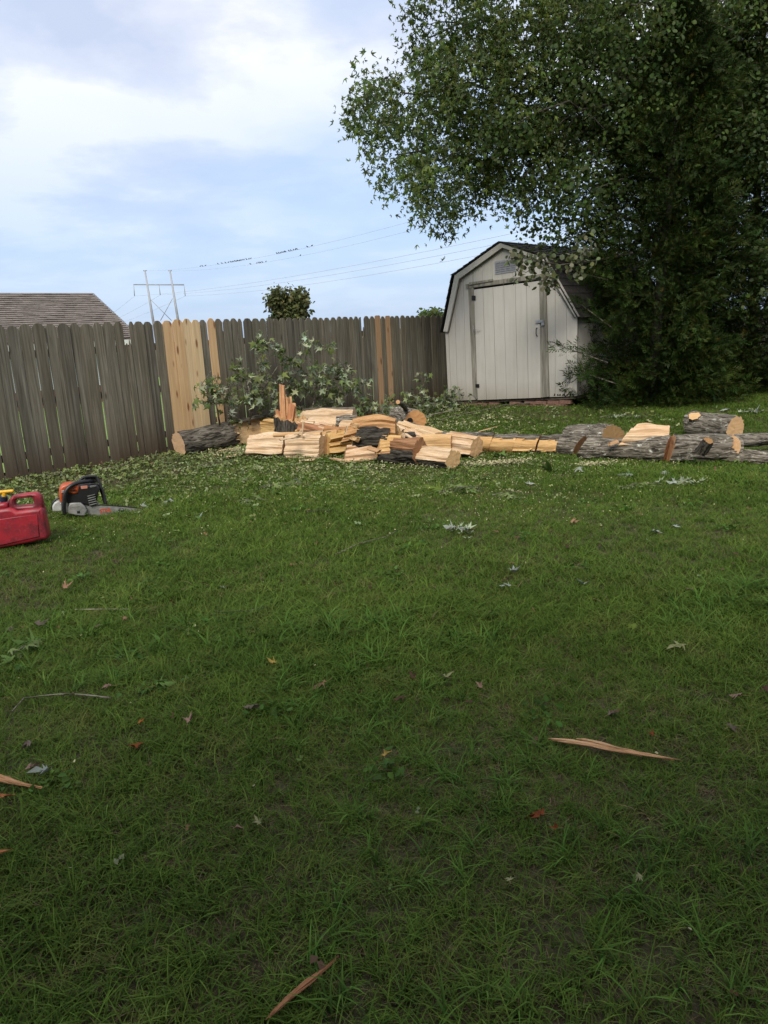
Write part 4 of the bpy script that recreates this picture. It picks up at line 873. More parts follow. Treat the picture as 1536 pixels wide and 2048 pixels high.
# ================================================================ LEAVES: shapes and scattering
def leaf_mat(name, dark, light, trans=0.3, under=None, rough=0.6, spec=0.12):
    q = Mat(name); at = q.t.nodes.new('ShaderNodeAttribute'); at.attribute_name = 'tint'
    n = q.noise(q.coord('Object', (1, 1, 1), False), 1.3, 3, 0.5)
    c = q.mix(q.ramp(n, [(0.35, 0.0), (0.65, 1.0)]), dark, light); c = q.mix(1.0, c, at.outputs['Color'], 'MULTIPLY')
    if under:       # a silver maple leaf really is pale on its lower side
        ge = q.t.nodes.new('ShaderNodeNewGeometry'); c2 = q.mix(1.0, under, at.outputs['Color'], 'MULTIPLY'); c = q.mix(ge.outputs['Backfacing'], c, c2)
    q.color(c); q.b.inputs['Roughness'].default_value = rough; q.b.inputs['Specular IOR Level'].default_value = spec
    if trans: q.translucent(trans, c)
    return q.m
SIMPLE = (np.array([[0, 0, 0], [0.30, 0.28, 0.07], [0.26, 0.62, 0.06], [0, 1.0, -0.10], [-0.26, 0.62, 0.06], [-0.30, 0.28, 0.07]]), np.array([[0, 1, 2, 3], [0, 3, 4, 5]]))
def maple_shape(curl=0.25):
    tips = [(-0.32, -0.04), (-0.52, 0.38), (0, 1.0), (0.52, 0.38), (0.32, -0.04)]
    tips = [(0.26, -0.10), (0.60, 0.42), (0.0, 1.0), (-0.60, 0.42), (-0.26, -0.10)]
    sin_ = [(0.02, -0.02), (0.17, 0.12), (0.16, 0.40), (-0.16, 0.40), (-0.17, 0.12), (-0.02, -0.02)]
    V_ = [(0, 0.14, 0)]
    for i in range(5):
        V_.append((*sin_[i], 0.02)); V_.append((*tips[i], -curl * (0.5 + 0.6 * math.hypot(*tips[i]))))
    V_.append((*sin_[5], 0.02))
    return np.array(V_, float), np.array([[0, 1 + 2 * i, 2 + 2 * i, 3 + 2 * i] for i in range(5)])
MAPLE = maple_shape()
def maple_fine(seed, curl):
    """24-point lobed leaf, curled, for the fallen leaves near the camera"""
    r_ = random.Random(seed); V_ = [(0, 0.14, 0)]
    lob = [(-100, .34), (-76, .20), (-52, .60), (-40, .30), (-27, .62), (-17, .33), (0, 1.0), (17, .33), (27, .62), (40, .30), (52, .60), (76, .20), (100, .34)]
    lob = [(-112, .30), (-92, .17), (-66, .72), (-48, .27), (-38, .50), (-22, .26), (-11, .66), (0, 1.0), (11, .66), (22, .26), (38, .50), (48, .27), (66, .72), (92, .17), (112, .30)]
    for a, l in lob:
        l *= r_.uniform(.9, 1.1); x, y = math.sin(R(a)) * l * .95, 0.14 + math.cos(R(a)) * l * .86
        V_.append((x, y, curl * (x * x * 1.3 + (y - .14) ** 2 * .8) + r_.uniform(-.05, .05)))
    V_.append((0, -0.02, 0.0)); n = len(lob)
    F_l = [(0, i + 1, i + 2) for i in range(n - 1)] + [(0, n, n + 1), (0, n + 1, 1)]
    return V_, F_l
def rotmats(yaxis, roll):
    """leaf frames whose length follows yaxis; roll turns the blade about it"""
    y = yaxis / np.linalg.norm(yaxis, axis=1, keepdims=True); up = np.tile([0.0, 0, 1.0], (len(y), 1))
    x = np.cross(y, up); n = np.linalg.norm(x, axis=1, keepdims=True); x = np.where(n < 1e-3, [1.0, 0, 0], x / np.maximum(n, 1e-3)); z = np.cross(x, y)
    c, s = np.cos(roll)[:, None], np.sin(roll)[:, None]; return np.stack([x * c + z * s, y, -x * s + z * c], -1)
def scatter(shape, P, Rm, S, tint=None):
    SV, SF = shape; V_ = np.einsum('nij,kj->nki', Rm, SV) * S[:, None, None] + P[:, None, :]
    k = len(SV); Q = SF[None] + (np.arange(len(P)) * k)[:, None, None]
    col = None if tint is None else np.repeat(tint, k, 0)
    return V_.reshape(-1, 3), Q.reshape(-1, SF.shape[1]), col
def cat_(parts):
    Vs, Qs, Cs, o = [], [], [], 0
    for v, q, c in parts: Vs.append(v); Qs.append(q + o); Cs.append(c); o += len(v)
    return np.concatenate(Vs), np.concatenate(Qs), np.concatenate(Cs)
def dirs(n, rs, down=0.5, spread=1.0):
    d = rs.normal(size=(n, 3)) * spread; d[:, 2] = d[:, 2] * 0.55 - down; return d
MT['leafA'] = leaf_mat('silver_maple_leaf', (0.080, 0.130, 0.026), (0.140, 0.198, 0.046), 0.48, (0.12, 0.165, 0.075))
MT['leafB'] = leaf_mat('dark_round_leaf', (0.040, 0.074, 0.016), (0.074, 0.118, 0.028), 0.38, (0.06, 0.09, 0.035))
MT['leafC'] = leaf_mat('cut_maple_leaf', (0.13, 0.18, 0.055), (0.22, 0.27, 0.11), 0.25, (0.33, 0.38, 0.25))
MT['needle'] = leaf_mat('cedar_foliage', (0.013, 0.028, 0.006), (0.028, 0.052, 0.009), 0.12)
MT['litter'] = leaf_mat('shredded_leaf', (0.085, 0.135, 0.030), (0.18, 0.225, 0.075), 0.15, (0.22, 0.26, 0.13))
MT['trunk'] = MT['bark']

def crown(name, parent, blobs, nclump, nleaf, mat, size, shape, rs, clumpr=0.28, down=0.6, droop=0.25, gap=1.0):
    """leaf clumps (twig ends) spread through a set of 3D blobs (centre, radius)"""
    wts = np.array([b[1] ** 1.9 for b in blobs]); wts /= wts.sum(); idx = rs.choice(len(blobs), nclump, p=wts)
    C_ = np.array([blobs[i][0] for i in idx]); r = np.array([blobs[i][1] for i in idx])
    d = rs.normal(size=(nclump, 3)); d /= np.linalg.norm(d, axis=1, keepdims=True); rad = rs.uniform(0.25, 1.0, nclump) ** 0.55
    cc = C_ + d * (r * rad)[:, None]
    P = np.repeat(cc, nleaf, 0) + rs.normal(size=(nclump * nleaf, 3)) * clumpr * np.array([1, 1, 0.8]) * 0.55
    P[:, 2] -= np.abs(rs.normal(size=len(P))) * droop
    S = size * rs.uniform(0.65, 1.25, len(P))
    t = (0.50 + 0.90 * rs.rand(nclump))[:, None] * np.array([1, 1, 1.0]); t = np.repeat(t, nleaf, 0) * rs.uniform(0.8, 1.2, (len(P), 1)) * np.stack([rs.uniform(.85, 1.25, len(P)), np.ones(len(P)), rs.uniform(.8, 1.1, len(P))], 1)
    V_, Q, c = scatter(shape, P, rotmats(dirs(len(P), rs, down), rs.uniform(0, 6.28, len(P))), S, t)
    l = np.array(parent.location); part(name, bigmesh(name, V_ - l, Q, mat, c), parent)
    return cc
def blob(px, py, r, Y): return (np.array(PY(px, py, Y)), r * Y / FOC)
def branches(parent, trunk_pts, targets, r0, mat=None, name='limb', sag=0.2, seed=1, tw=0.012):
    """limbs from points on the trunk to targets"""
    rs = random.Random(seed); allm = []
    for T in targets:
        T = Vector(T); best = min(trunk_pts, key=lambda p: (Vector(p) - T).length + max(0, Vector(p).z - T.z) * 2.5)
        A = Vector(best); D_ = T - A; pts = []; n = 8
        for i in range(n + 1):
            t = i / n; p = A + D_ * t + Vector((rs.uniform(-1, 1), rs.uniform(-1, 1), rs.uniform(-1, 1))) * D_.length * 0.03 * (0 if i in (0, n) else 1); p.z += sag * D_.length * math.sin(math.pi * t) * 0.5; pts.append(p)
        allm.append(tube(pts, [r0 * min(1, D_.length / 4) * (1 - t / n * 0.9) + tw * 0.5 for t in range(n + 1)], 6))
        for k in range(5):
            i = rs.randint(2, n - 1); q = pts[i]; e = q + Vector((rs.uniform(-1, 1), rs.uniform(-1, 1), rs.uniform(-.6, .5))) * 0.75
            allm.append(tube([q, q * .5 + e * .5 + Vector((0, 0, .05)), e], [tw, tw * .7, tw * .3], 4))
    V_, Fc = merge(allm); return wpart(name, V_, Fc, MT['bark'], parent, smooth=True, color=(0.5, 0.48, 0.2))
def trunk(parent, pts, rads, col=(0.55, 0.52, 0.3), name='trunk'):
    V_, Fc = tube(pts, rads, 12); return wpart(name, V_, Fc, MT['bark'], parent, smooth=True, color=col)

# ---- silver maple reaching over the yard from the right
rs = np.random.RandomState(5)
tx = PY(1345, 700, 15.0); tA = thing('maple_tree', 'tall silver maple with pale green leaves reaching left over the shed', 'tree', (tx.x, tx.y, float(gz(tx.x, tx.y)) - 0.1))
bt0 = Vector(tA.location)
tpA = [bt0, PY(1340, 520, 15), PY(1338, 330, 14.9), PY(1330, 150, 14.8), PY(1322, -60, 14.6), PY(1300, -400, 14.4)]
trunk(tA, tpA, [0.24, 0.20, 0.18, 0.16, 0.13, 0.08]); trunk(tA, [PY(1338, 420, 14.9), PY(1352, 200, 15.1), PY(1348, -40, 15.3), PY(1400, -400, 15.6)], [0.13, 0.12, 0.10, 0.05], name='second_stem')
A_ = [(722, 205, 30), (745, 160, 32), (722, 125, 14), (762, 250, 48), (800, 185, 50), (790, 310, 48), (765, 340, 26), (860, 75, 45), (842, 20, 30), (880, 140, 62), (855, 385, 46), (822, 425, 22), (893, 425, 30), (880, 455, 14), (880, 235, 78), (880, 320, 70), (960, 40, 80), (960, 160, 90), (965, 280, 90),
      (950, 370, 62), (930, 415, 30), (990, 395, 30), (1050, 60, 95), (1060, 180, 90), (1060, 300, 85), (1045, 375, 45), (1150, 20, 90), (1170, 130, 80), (1160, 240, 80), (1150, 340, 60), (1260, 60, 90), (1270, 200, 80), (1380, 40, 90), (1380, 180, 80), (1490, 60, 90), (1500, 200, 90), (1600, 130, 110),
      (1000, -90, 110), (1200, -120, 130), (1400, -130, 130), (880, -70, 60), (1560, -100, 120)]
A_ = [((x, y - 32, r * .85) if (x < 1010 and y > 330) else (x, y - 18, r) if (x < 1100 and y > 330) else (x, y, r)) for x, y, r in A_]
blA = [blob(x, y, r, 12.4 + (x - 700) / 800 * 2.0 + rs.uniform(-1.1, 1.1)) for x, y, r in A_]
branches(tA, [tpA[2], tpA[3], tpA[4], tpA[5]], [b[0] for b in blA if b[1] > 0.36], 0.055, seed=3)
crown('crown', tA, blA, 1080, 36, MT['leafA'], 0.104, (MAPLE[0] * np.array([0.72, 1.0, 1.5]), MAPLE[1]), rs, 0.23, 1.1, 0.20)
# ---- darker broad-leaved tree nearer by, its low branch hanging before the shed roof
tx = PY(1400, 720, 13.6); tB = thing('broadleaf_tree', 'darker tree with small round leaves, low branch hanging before the shed roof', 'tree', (tx.x, tx.y, float(gz(tx.x, tx.y)) - 0.1))
tpB = [Vector(tB.location), PY(1405, 560, 13.6), PY(1400, 400, 13.4), PY(1385, 250, 13.2), PY(1360, 60, 13.0), PY(1350, -150, 13)]
trunk(tB, tpB, [0.20, 0.17, 0.15, 0.12, 0.09, 0.05])
B_ = [(1090, 210, 70), (1100, 300, 75), (1150, 130, 90), (1180, 380, 80), (1130, 430, 55), (1095, 455, 30), (1180, 470, 40), (1250, 300, 100), (1250, 150, 100), (1270, 430, 80), (1380, 150, 100), (1380, 320, 100), (1480, 250, 90), (1500, 380, 80), (1500, 110, 100), (1520, 520, 50), (1600, 300, 120), (1490, 480, 45), (1260, 10, 90), (1440, 0, 90), (1030, 250, 50), (1080, 400, 40)]
blB = [blob(x, y, r, 12.6 + rs.uniform(-0.8, 0.9)) for x, y, r in B_]
branches(tB, tpB[1:5], [b[0] for b in blB], 0.05, seed=8)
RND = (np.array([[0, 0, 0], [0.38, 0.22, 0.05], [0.36, 0.62, 0.04], [0, 0.95, -0.06], [-0.36, 0.62, 0.04], [-0.38, 0.22, 0.05]]), SIMPLE[1])
crown('crown', tB, blB, 760, 28, MT['leafB'], 0.066, RND, rs, 0.28, 0.6, 0.16)
lowb = [(1020, 516, 13), (1036, 508, 16), (1052, 517, 18), (1068, 525, 20), (1085, 520, 18), (1040, 538, 9), (1100, 545, 16), (1108, 570, 15), (1085, 562, 14), (1060, 558, 9), (1030, 558, 6), (1012, 561, 5), (1095, 575, 12), (1140, 520, 24), (1165, 500, 30), (1150, 545, 16)]
lbp = [blob(x, y, r, 11.6) for x, y, r in lowb]
lw = [PY(1390, 470, 12.9), PY(1300, 500, 12.4), PY(1200, 520, 12.0), PY(1120, 530, 11.7), PY(1068, 520, 11.6), PY(1025, 512, 11.6)]
V_, Fc = merge([tube(lw, [0.03, 0.025, 0.018, 0.012, 0.008, 0.004], 6), tube([PY(1120, 530, 11.7), PY(1100, 560, 11.6), PY(1060, 562, 11.6), PY(1012, 562, 11.6)], [0.008, 0.006, 0.005, 0.003], 5), tube([PY(1085, 525, 11.65), PY(1052, 545, 11.6), PY(1034, 538, 11.6)], [0.005, 0.004, 0.003], 4)])
lbr = wpart('low_branch', V_, Fc, MT['bark'], tB, smooth=True, color=(0.6, 0.55, 0.3))
rsl = np.random.RandomState(31)
MT['leafD'] = leaf_mat('near_round_leaf', (0.085, 0.115, 0.045), (0.15, 0.18, 0.08), 0.3, (0.14, 0.16, 0.10))
def crown_on(pobj, root, blobs, ncl, nl, mat, size, shape, rs, **k):
    wts = np.array([b[1] ** 2 for b in blobs]); wts /= wts.sum(); idx = rs.choice(len(blobs), ncl * nl, p=wts)
    P = np.array([blobs[i][0] for i in idx]); r = np.array([blobs[i][1] for i in idx]); P = P + rs.normal(size=P.shape) * (r * 0.55)[:, None]
    t = rs.uniform(0.65, 1.3, (len(P), 1)) * np.stack([rs.uniform(.9, 1.2, len(P)), np.ones(len(P)), rs.uniform(.8, 1.1, len(P))], 1)
    V_, Q, c = scatter(shape, P, rotmats(dirs(len(P), rs, k.get('down', 0.7)), rs.uniform(0, 6.28, len(P))), size * rs.uniform(.7, 1.2, len(P)), t)
    part('leaves', bigmesh('leaves', V_ - np.array(root.location), Q, mat, c), pobj)
crown_on(lbr, tB, lbp, 1, 330, MT['leafD'], 0.088, RND, rsl)

# ---- eastern red cedars, dense and dark, feathery sprays down to the grass
SPR = []
for k in range(7):
    a = (k - 3) * 0.36; t = 0.15 + 0.75 * (1 - abs(k - 3) / 4); L = 0.42 - 0.04 * abs(k - 3)
    SPR.append(((0, t * 0.8 - 0.05, 0), (math.sin(a) * L - 0.045, t * 0.8 + math.cos(a) * L * .6, 0.05), (math.sin(a) * L * 1.25, t * 0.8 + math.cos(a) * L, -0.05), (math.sin(a) * L + 0.045, t * 0.8 + math.cos(a) * L * .55, 0.0)))
SPRAY = (np.array([v for s_ in SPR for v in s_]), np.array([[4 * i, 4 * i + 1, 4 * i + 2, 4 * i + 3] for i in range(7)]))
def cedar(label, cx, Y, base_r, ztop, n, seed, lean=0.0, group='dark cedars beside the shed', prof=None, light=1.0):
    rs = np.random.RandomState(seed); c0 = PY(cx, 800, Y); gzz = float(gz(c0.x, c0.y)); c0.z = gzz - 0.05
    t_ = thing('cedar_tree', label, 'tree', c0, group); top = c0 + Vector((lean, 0, ztop))
    trunk(t_, [c0, c0 * .5 + top * .5, top], [0.10, 0.06, 0.02], (0.3, 0.24, 0.1))
    h = rs.uniform(0.01, 1.0, n) ** 1.15; zz_ = 0.05 + h * ztop
    rr = np.interp(h, [0, 0.08, 0.3, 0.55, 0.8, 1.0], prof or [0.9, 1.0, 1.0, 0.88, 0.58, 0.08]) * base_r
    th = rs.uniform(0, 2 * np.pi, n)
    # boughs: angular and vertical lumps make ragged shelves and gaps
    lump = 1 + 0.20 * np.sin(th * 3 + h * 17 + seed) + 0.16 * np.sin(th * 7 - h * 31) + 0.12 * np.sin(h * 60 + th * 2)
    f = rs.uniform(0.35, 1.0, n) ** 0.5; rad = rr * lump * f
    P = np.stack([c0.x + lean * h + rad * np.cos(th), c0.y + rad * np.sin(th), c0.z + zz_], 1)
    d = np.stack([np.cos(th), np.sin(th), rs.normal(0.15, 0.45, n)], 1) + rs.normal(size=(n, 3)) * 0.45
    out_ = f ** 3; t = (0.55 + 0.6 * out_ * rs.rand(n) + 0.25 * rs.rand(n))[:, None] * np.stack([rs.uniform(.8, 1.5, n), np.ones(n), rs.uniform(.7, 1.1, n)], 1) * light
    br_ = rs.rand(n) < 0.008; t[br_] = np.array([3.0, 1.2, 0.9])
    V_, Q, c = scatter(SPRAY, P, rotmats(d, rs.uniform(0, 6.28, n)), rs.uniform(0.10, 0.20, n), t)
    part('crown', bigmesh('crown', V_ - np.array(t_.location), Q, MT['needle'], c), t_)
    limbs = []
    for k in range(26):
        hh = rs.uniform(0.05, 0.85); an = rs.uniform(0, 6.28); r_ = float(np.interp(hh, [0, .3, 1], [1, 1, .1])) * base_r * .8; p = c0 + Vector((lean * hh, 0, hh * ztop)); limbs.append(tube([p, p + Vector((math.cos(an) * r_, math.sin(an) * r_, 0.2))], [0.022, 0.006], 5))
    V_, Fc = merge(limbs); wpart('limb', V_, Fc, MT['bark'], t_, color=(0.25, .2, .1)); return t_
cedar('broad dark cedar with drooping sprays hugging the right side of the shed', 1300, 12.5, 1.15, 6.0, 27000, 41, 0.35)
cedar('dark cedar at the right edge, taller and further back than the one hugging the shed', 1500, 13.2, 1.45, 6.6, 25000, 42, -0.2)
cedar('cedar filling the gap low down between the two larger dark cedars', 1400, 13.6, 1.2, 5.6, 15000, 43, 0.1)
cedar('cedar mostly outside the frame past the right edge', 1680, 12.8, 1.3, 6.0, 8000, 44)
# one light spray reaching out over the shed's right wall
rsx = np.random.RandomState(9)
def sprig(p0, p1, n, w_, light):
    root = [t for t in bpy.data.objects if t.name == 'cedar_tree'][0]
    a, b = np.array(p0), np.array(p1); t = rsx.rand(n); P = a + (b - a) * t[:, None] + rsx.normal(size=(n, 3)) * w_ * (1.15 - t)[:, None]
    d = np.tile(b - a, (n, 1)) / np.linalg.norm(b - a) + rsx.normal(size=(n, 3)) * 0.45
    V_, Q, c = scatter(SPRAY, P, rotmats(d, rsx.uniform(0, 6.28, n)), rsx.uniform(0.10, 0.2, n), np.full((n, 3), light) * rsx.uniform(.7, 1.3, (n, 1)))
    o = part('bough', bigmesh('bough', V_ - np.array(root.location), Q, MT['needle'], c), root)
    wp_, wf = tube([p0, p1], [.012, .003], 5); l = Vector(root.location); part('twig', mesh('twig', [v - l for v in wp_], wf, MT['bark']), o)
sprig(PY(1215, 725, 12.0), PY(1110, 688, 11.9), 70, 0.10, 1.5)
sprig(PY(1230, 660, 12.0), PY(1150, 600, 11.9), 60, 0.12, 1.2)
sprig(PY(1215, 560, 12.0), PY(1160, 545, 11.9), 40, 0.12, 1.1)
sprig(PY(1240, 770, 11.9), PY(1165, 745, 11.8), 80, 0.14, 1.2)
# ---- far trees
def fartree(label, px, py, wpx, hpx, Y, seed, n, mat, size):
    rs = np.random.RandomState(seed); c = PY(px, py, Y); g0 = -0.6; k = Y / FOC
    t = thing('far_tree', label, 'tree', (c.x, c.y, g0)); trunk(t, [(c.x, c.y, g0), (c.x, c.y, c.z)], [0.4, 0.2])
    bl = [(np.array(c) + np.array([(rs.uniform(-.5, .5)) * wpx * k, rs.uniform(-1, 1), rs.uniform(-.55, .40) * hpx * k]), rs.uniform(0.16, 0.27) * wpx * k) for _ in range(16)]
    bl += [(np.array([c.x + rs.uniform(-.4, .4) * wpx * k, c.y, z]), 0.3 * wpx * k) for z in np.linspace(g0 + 2, c.z, 4)]
    crown('crown', t, bl, n, 14, mat, size, SIMPLE, rs, 0.6, 0.3, 0.2)
MT['leafF'] = leaf_mat('autumn_far_leaf', (0.070, 0.092, 0.035), (0.13, 0.14, 0.06), 0.25)
fartree('round olive-brown tree standing far off above the middle of the fence', 575, 612, 54, 54, 60, 61, 520, MT['leafF'], 0.32)
fartree('tiny green treetop just showing above the fence left of the shed', 861, 634, 26, 22, 75, 62, 160, MT['leafA'], 0.4)

# ================================================================ CUT BRUSH piled against the fence
def brush(label, stems, blobs, nl, seed, off=0.35, size=0.125, mat='leafC', light=1.0, group='cut leafy branches piled along the fence', extra=()):
    """stems: pixel polylines; blobs: (px, py, r px) of leaves; everything stands a little in front of the fence plane"""
    rs = np.random.RandomState(seed); q0 = F0 + FN * off
    def at(px, py): return PL(px, py, q0, FN)
    sp0 = [[at(*p) for p in s] for s in stems]; root = thing('cut_branch', label, 'branch', sp0[0][0], group)
    ms = []
    for s in sp0:
        n = len(s); ms.append(tube([p + FN * rnd.uniform(-.05, .1) for p in s], [0.013 * (1 - .75 * i / (n - 1)) for i in range(n)], 6))
    P = []
    for (x, y, r) in blobs:
        c = np.array(at(x, y)); rw = r * 11.8 / FOC; k = max(2, int(1.25 * nl * r * r / sum(b[2] ** 2 for b in blobs)))
        nc = max(2, k // 6); cc = c + rs.normal(size=(nc, 3)) * rw * np.array([.6, .6, .6])
        P.append(np.repeat(cc, 6, 0) + rs.normal(size=(nc * 6, 3)) * 0.055)
        near = min((p for s in sp0 for p in s), key=lambda p: (p - Vector(c)).length)
        ms.append(tube([near, Vector(c)], [0.005, 0.003], 4))
        for q in cc[:6]: ms.append(tube([Vector(c), Vector(q)], [0.003, 0.002], 3))
    P = np.concatenate(P); n = len(P); P[:, 2] = np.maximum(P[:, 2], gz(P[:, 0], P[:, 1]) + 0.03)
    dd = (P - np.array(F0)) @ np.array(FN); P += np.outer(np.maximum(0.09 - dd, 0), np.array(FN))
    V_, Fc = merge(ms); wpart('stem', V_, Fc, MT['bark'], root, smooth=True, color=(1.0, .95, .5))
    t = rs.uniform(0.55, 1.25, (n, 1)) * np.stack([rs.uniform(.85, 1.15, n), np.ones(n), rs.uniform(.8, 1.15, n)], 1) * light
    V_, Q, c = scatter(MAPLE, P, rotmats(dirs(n, rs, 0.9), rs.uniform(0, 6.28, n)), size * rs.uniform(.6, 1.15, n), t)
    part('leaves', bigmesh('leaves', V_ - np.array(root.location), Q, MT[mat], c), root); return root
brush('cut leafy branch standing before the new boards left of the stump', [[(440, 850), (425, 800), (405, 770), (418, 740)], [(450, 850), (455, 800), (430, 750)]], [(403, 778, 12), (422, 770, 9), (436, 790, 12), (420, 800, 10), (448, 795, 8), (435, 775, 8), (405, 806, 9)], 60, 71, 0.5, 0.12)
brush('tall cut leafy branch leaning on the grey boards left of the stump splinter', [[(500, 850), (495, 780), (480, 720), (476, 700)], [(500, 850), (520, 760), (515, 700), (522, 680)], [(520, 780), (560, 730), (575, 715)]],
      [(480, 728, 16), (490, 755, 16), (470, 765, 10), (520, 688, 12), (540, 682, 9), (512, 695, 6), (560, 708, 15), (580, 722, 10), (545, 700, 8), (528, 730, 12), (505, 775, 20), (530, 760, 18), (525, 795, 18), (550, 800, 16), (488, 800, 14), (465, 810, 9), (540, 825, 12), (475, 835, 8)], 250, 72, 0.45)
brush('bushy cut branch with a bare grey stick leaning behind the torn stump splinter', [[(620, 850), (625, 780), (612, 720), (605, 680)], [(620, 840), (660, 770), (690, 738), (700, 727)], [(640, 830), (700, 780)]],
      [(605, 680, 7), (610, 700, 10), (612, 725, 13), (640, 690, 9), (664, 700, 6), (610, 760, 20), (585, 750, 16), (590, 780, 18), (640, 745, 18), (660, 735, 14), (630, 780, 20), (672, 750, 18), (690, 745, 14), (690, 775, 16), (660, 790, 18), (640, 810, 16), (680, 810, 14), (605, 812, 14), (700, 770, 10), (725, 765, 8)], 330, 73, 0.5)
brush('low heap of pale cut twigs right of the half log and behind the pile', [[(740, 850), (760, 820), (790, 800)], [(745, 845), (720, 810), (715, 790)]], [(720, 805, 12), (745, 815, 14), (770, 820, 14), (735, 830, 12), (760, 838, 12), (790, 812, 12), (780, 795, 8), (712, 822, 8), (800, 830, 10), (775, 845, 10)], 190, 74, 0.7, 0.105)
brush('upright cut branch with light green leaf tufts before the last grey boards', [[(850, 830), (838, 790), (842, 765), (845, 755)], [(850, 830), (870, 800)]], [(845, 755, 9), (826, 788, 14), (840, 780, 10), (828, 802, 10), (815, 815, 12), (850, 812, 14), (842, 828, 14), (822, 832, 12), (800, 818, 12)], 190, 75, 0.6, 0.11, light=0.9)
brush('sprawling cut branch with some rusty leaves at the left corner of the shed', [[(965, 812), (930, 822), (890, 828), (860, 836)], [(930, 822), (905, 795)], [(965, 812), (990, 806), (1040, 809)]], [(890, 795, 16), (870, 805, 12), (905, 785, 10), (930, 782, 9), (928, 795, 11), (955, 782, 9), (962, 795, 11), (945, 800, 9), (905, 810, 15), (880, 820, 13), (925, 812, 13), (855, 815, 14), (895, 825, 12), (945, 814, 10)], 320, 76, 0.95, 0.095, light=0.85)
# ================================================================ GRASS AND GROUND LITTER
def fence_s(x, y):   # distance in front of the fence
    return (x - F0.x) * FN.x + (y - F0.y) * FN.y
rg = np.random.RandomState(77)
def tuft(name, n, hmin, hmax, w_, spread, bend, seed, mat, segs=3, flat=0.0):
    r_ = np.random.RandomState(seed); V_, Q, C_ = [], [], []
    for i in range(n):
        bx, by = r_.normal(size=2) * spread; h = r_.uniform(hmin, hmax); an = r_.uniform(0, 6.28); dx, dy = math.cos(an), math.sin(an)
        b = r_.uniform(0.3, 1.0) * bend * h; ww = w_ * r_.uniform(.7, 1.2); sx_, sy_ = -dy * ww / 2, dx * ww / 2; o = len(V_)
        lean = r_.uniform(0, 0.35) * h
        for s in range(segs + 1):
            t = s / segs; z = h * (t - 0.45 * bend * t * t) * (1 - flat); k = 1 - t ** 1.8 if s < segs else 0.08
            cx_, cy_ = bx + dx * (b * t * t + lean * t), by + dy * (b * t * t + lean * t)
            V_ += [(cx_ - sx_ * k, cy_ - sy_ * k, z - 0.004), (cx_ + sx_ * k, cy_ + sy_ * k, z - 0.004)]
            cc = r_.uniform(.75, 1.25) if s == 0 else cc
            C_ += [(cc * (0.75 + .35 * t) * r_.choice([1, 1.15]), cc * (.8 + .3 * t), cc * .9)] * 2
        for s in range(segs): Q.append((o + 2 * s, o + 2 * s + 1, o + 2 * s + 3, o + 2 * s + 2))
    me = bigmesh(name, np.array(V_), np.array(Q), mat, np.array(C_)); return bpy.data.objects.new(name, me)
def grass_mat(name, a, b, c3):
    q = Mat(name); at = q.t.nodes.new('ShaderNodeAttribute'); at.attribute_name = 'tint'
    gi = q.t.nodes.new('ShaderNodeNewGeometry'); n = q.noise(gi.outputs['Position'], 0.9, 4, 0.6); n2 = q.noise(gi.outputs['Position'], 5.0, 3, 0.6)
    c = q.mix(q.ramp(n, [(0.35, 0.0), (0.65, 1.0)]), a, b); c = q.mix(q.ramp(n2, [(0.5, 0.0), (0.75, 0.7)]), c, c3)
    c = q.mix(1.0, c, q.ramp(q.info('Random'), [(0, .7), (1, 1.25)]), 'MULTIPLY'); c = q.mix(1.0, c, at.outputs['Color'], 'MULTIPLY'); q.color(c)
    q.b.inputs['Roughness'].default_value = 0.6; q.b.inputs['Specular IOR Level'].default_value = 0.08; q.translucent(0.3, c); return q.m
MT['grass'] = grass_mat('grass_blade', (0.078, 0.145, 0.023), (0.112, 0.188, 0.033), (0.158, 0.188, 0.052))
MT['coarse'] = grass_mat('coarse_grass_blade', (0.064, 0.148, 0.024), (0.090, 0.182, 0.033), (0.115, 0.18, 0.04))
MT['straw'] = grass_mat('dry_grass', (0.19, 0.145, 0.085), (0.13, 0.105, 0.065), (0.24, 0.19, 0.12))
protos = bpy.data.collections.new('grass_tufts')
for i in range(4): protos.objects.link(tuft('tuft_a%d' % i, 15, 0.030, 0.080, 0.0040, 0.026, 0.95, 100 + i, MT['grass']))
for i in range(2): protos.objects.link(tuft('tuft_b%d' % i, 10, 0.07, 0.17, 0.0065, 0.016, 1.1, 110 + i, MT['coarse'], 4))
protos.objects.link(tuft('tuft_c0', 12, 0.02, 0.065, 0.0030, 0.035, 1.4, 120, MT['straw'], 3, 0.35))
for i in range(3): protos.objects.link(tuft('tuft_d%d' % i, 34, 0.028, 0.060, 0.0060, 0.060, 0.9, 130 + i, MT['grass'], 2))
protos.objects.link(tuft('tuft_e0', 22, 0.02, 0.05, 0.0050, 0.06, 1.2, 140, MT['straw'], 2, 0.3))
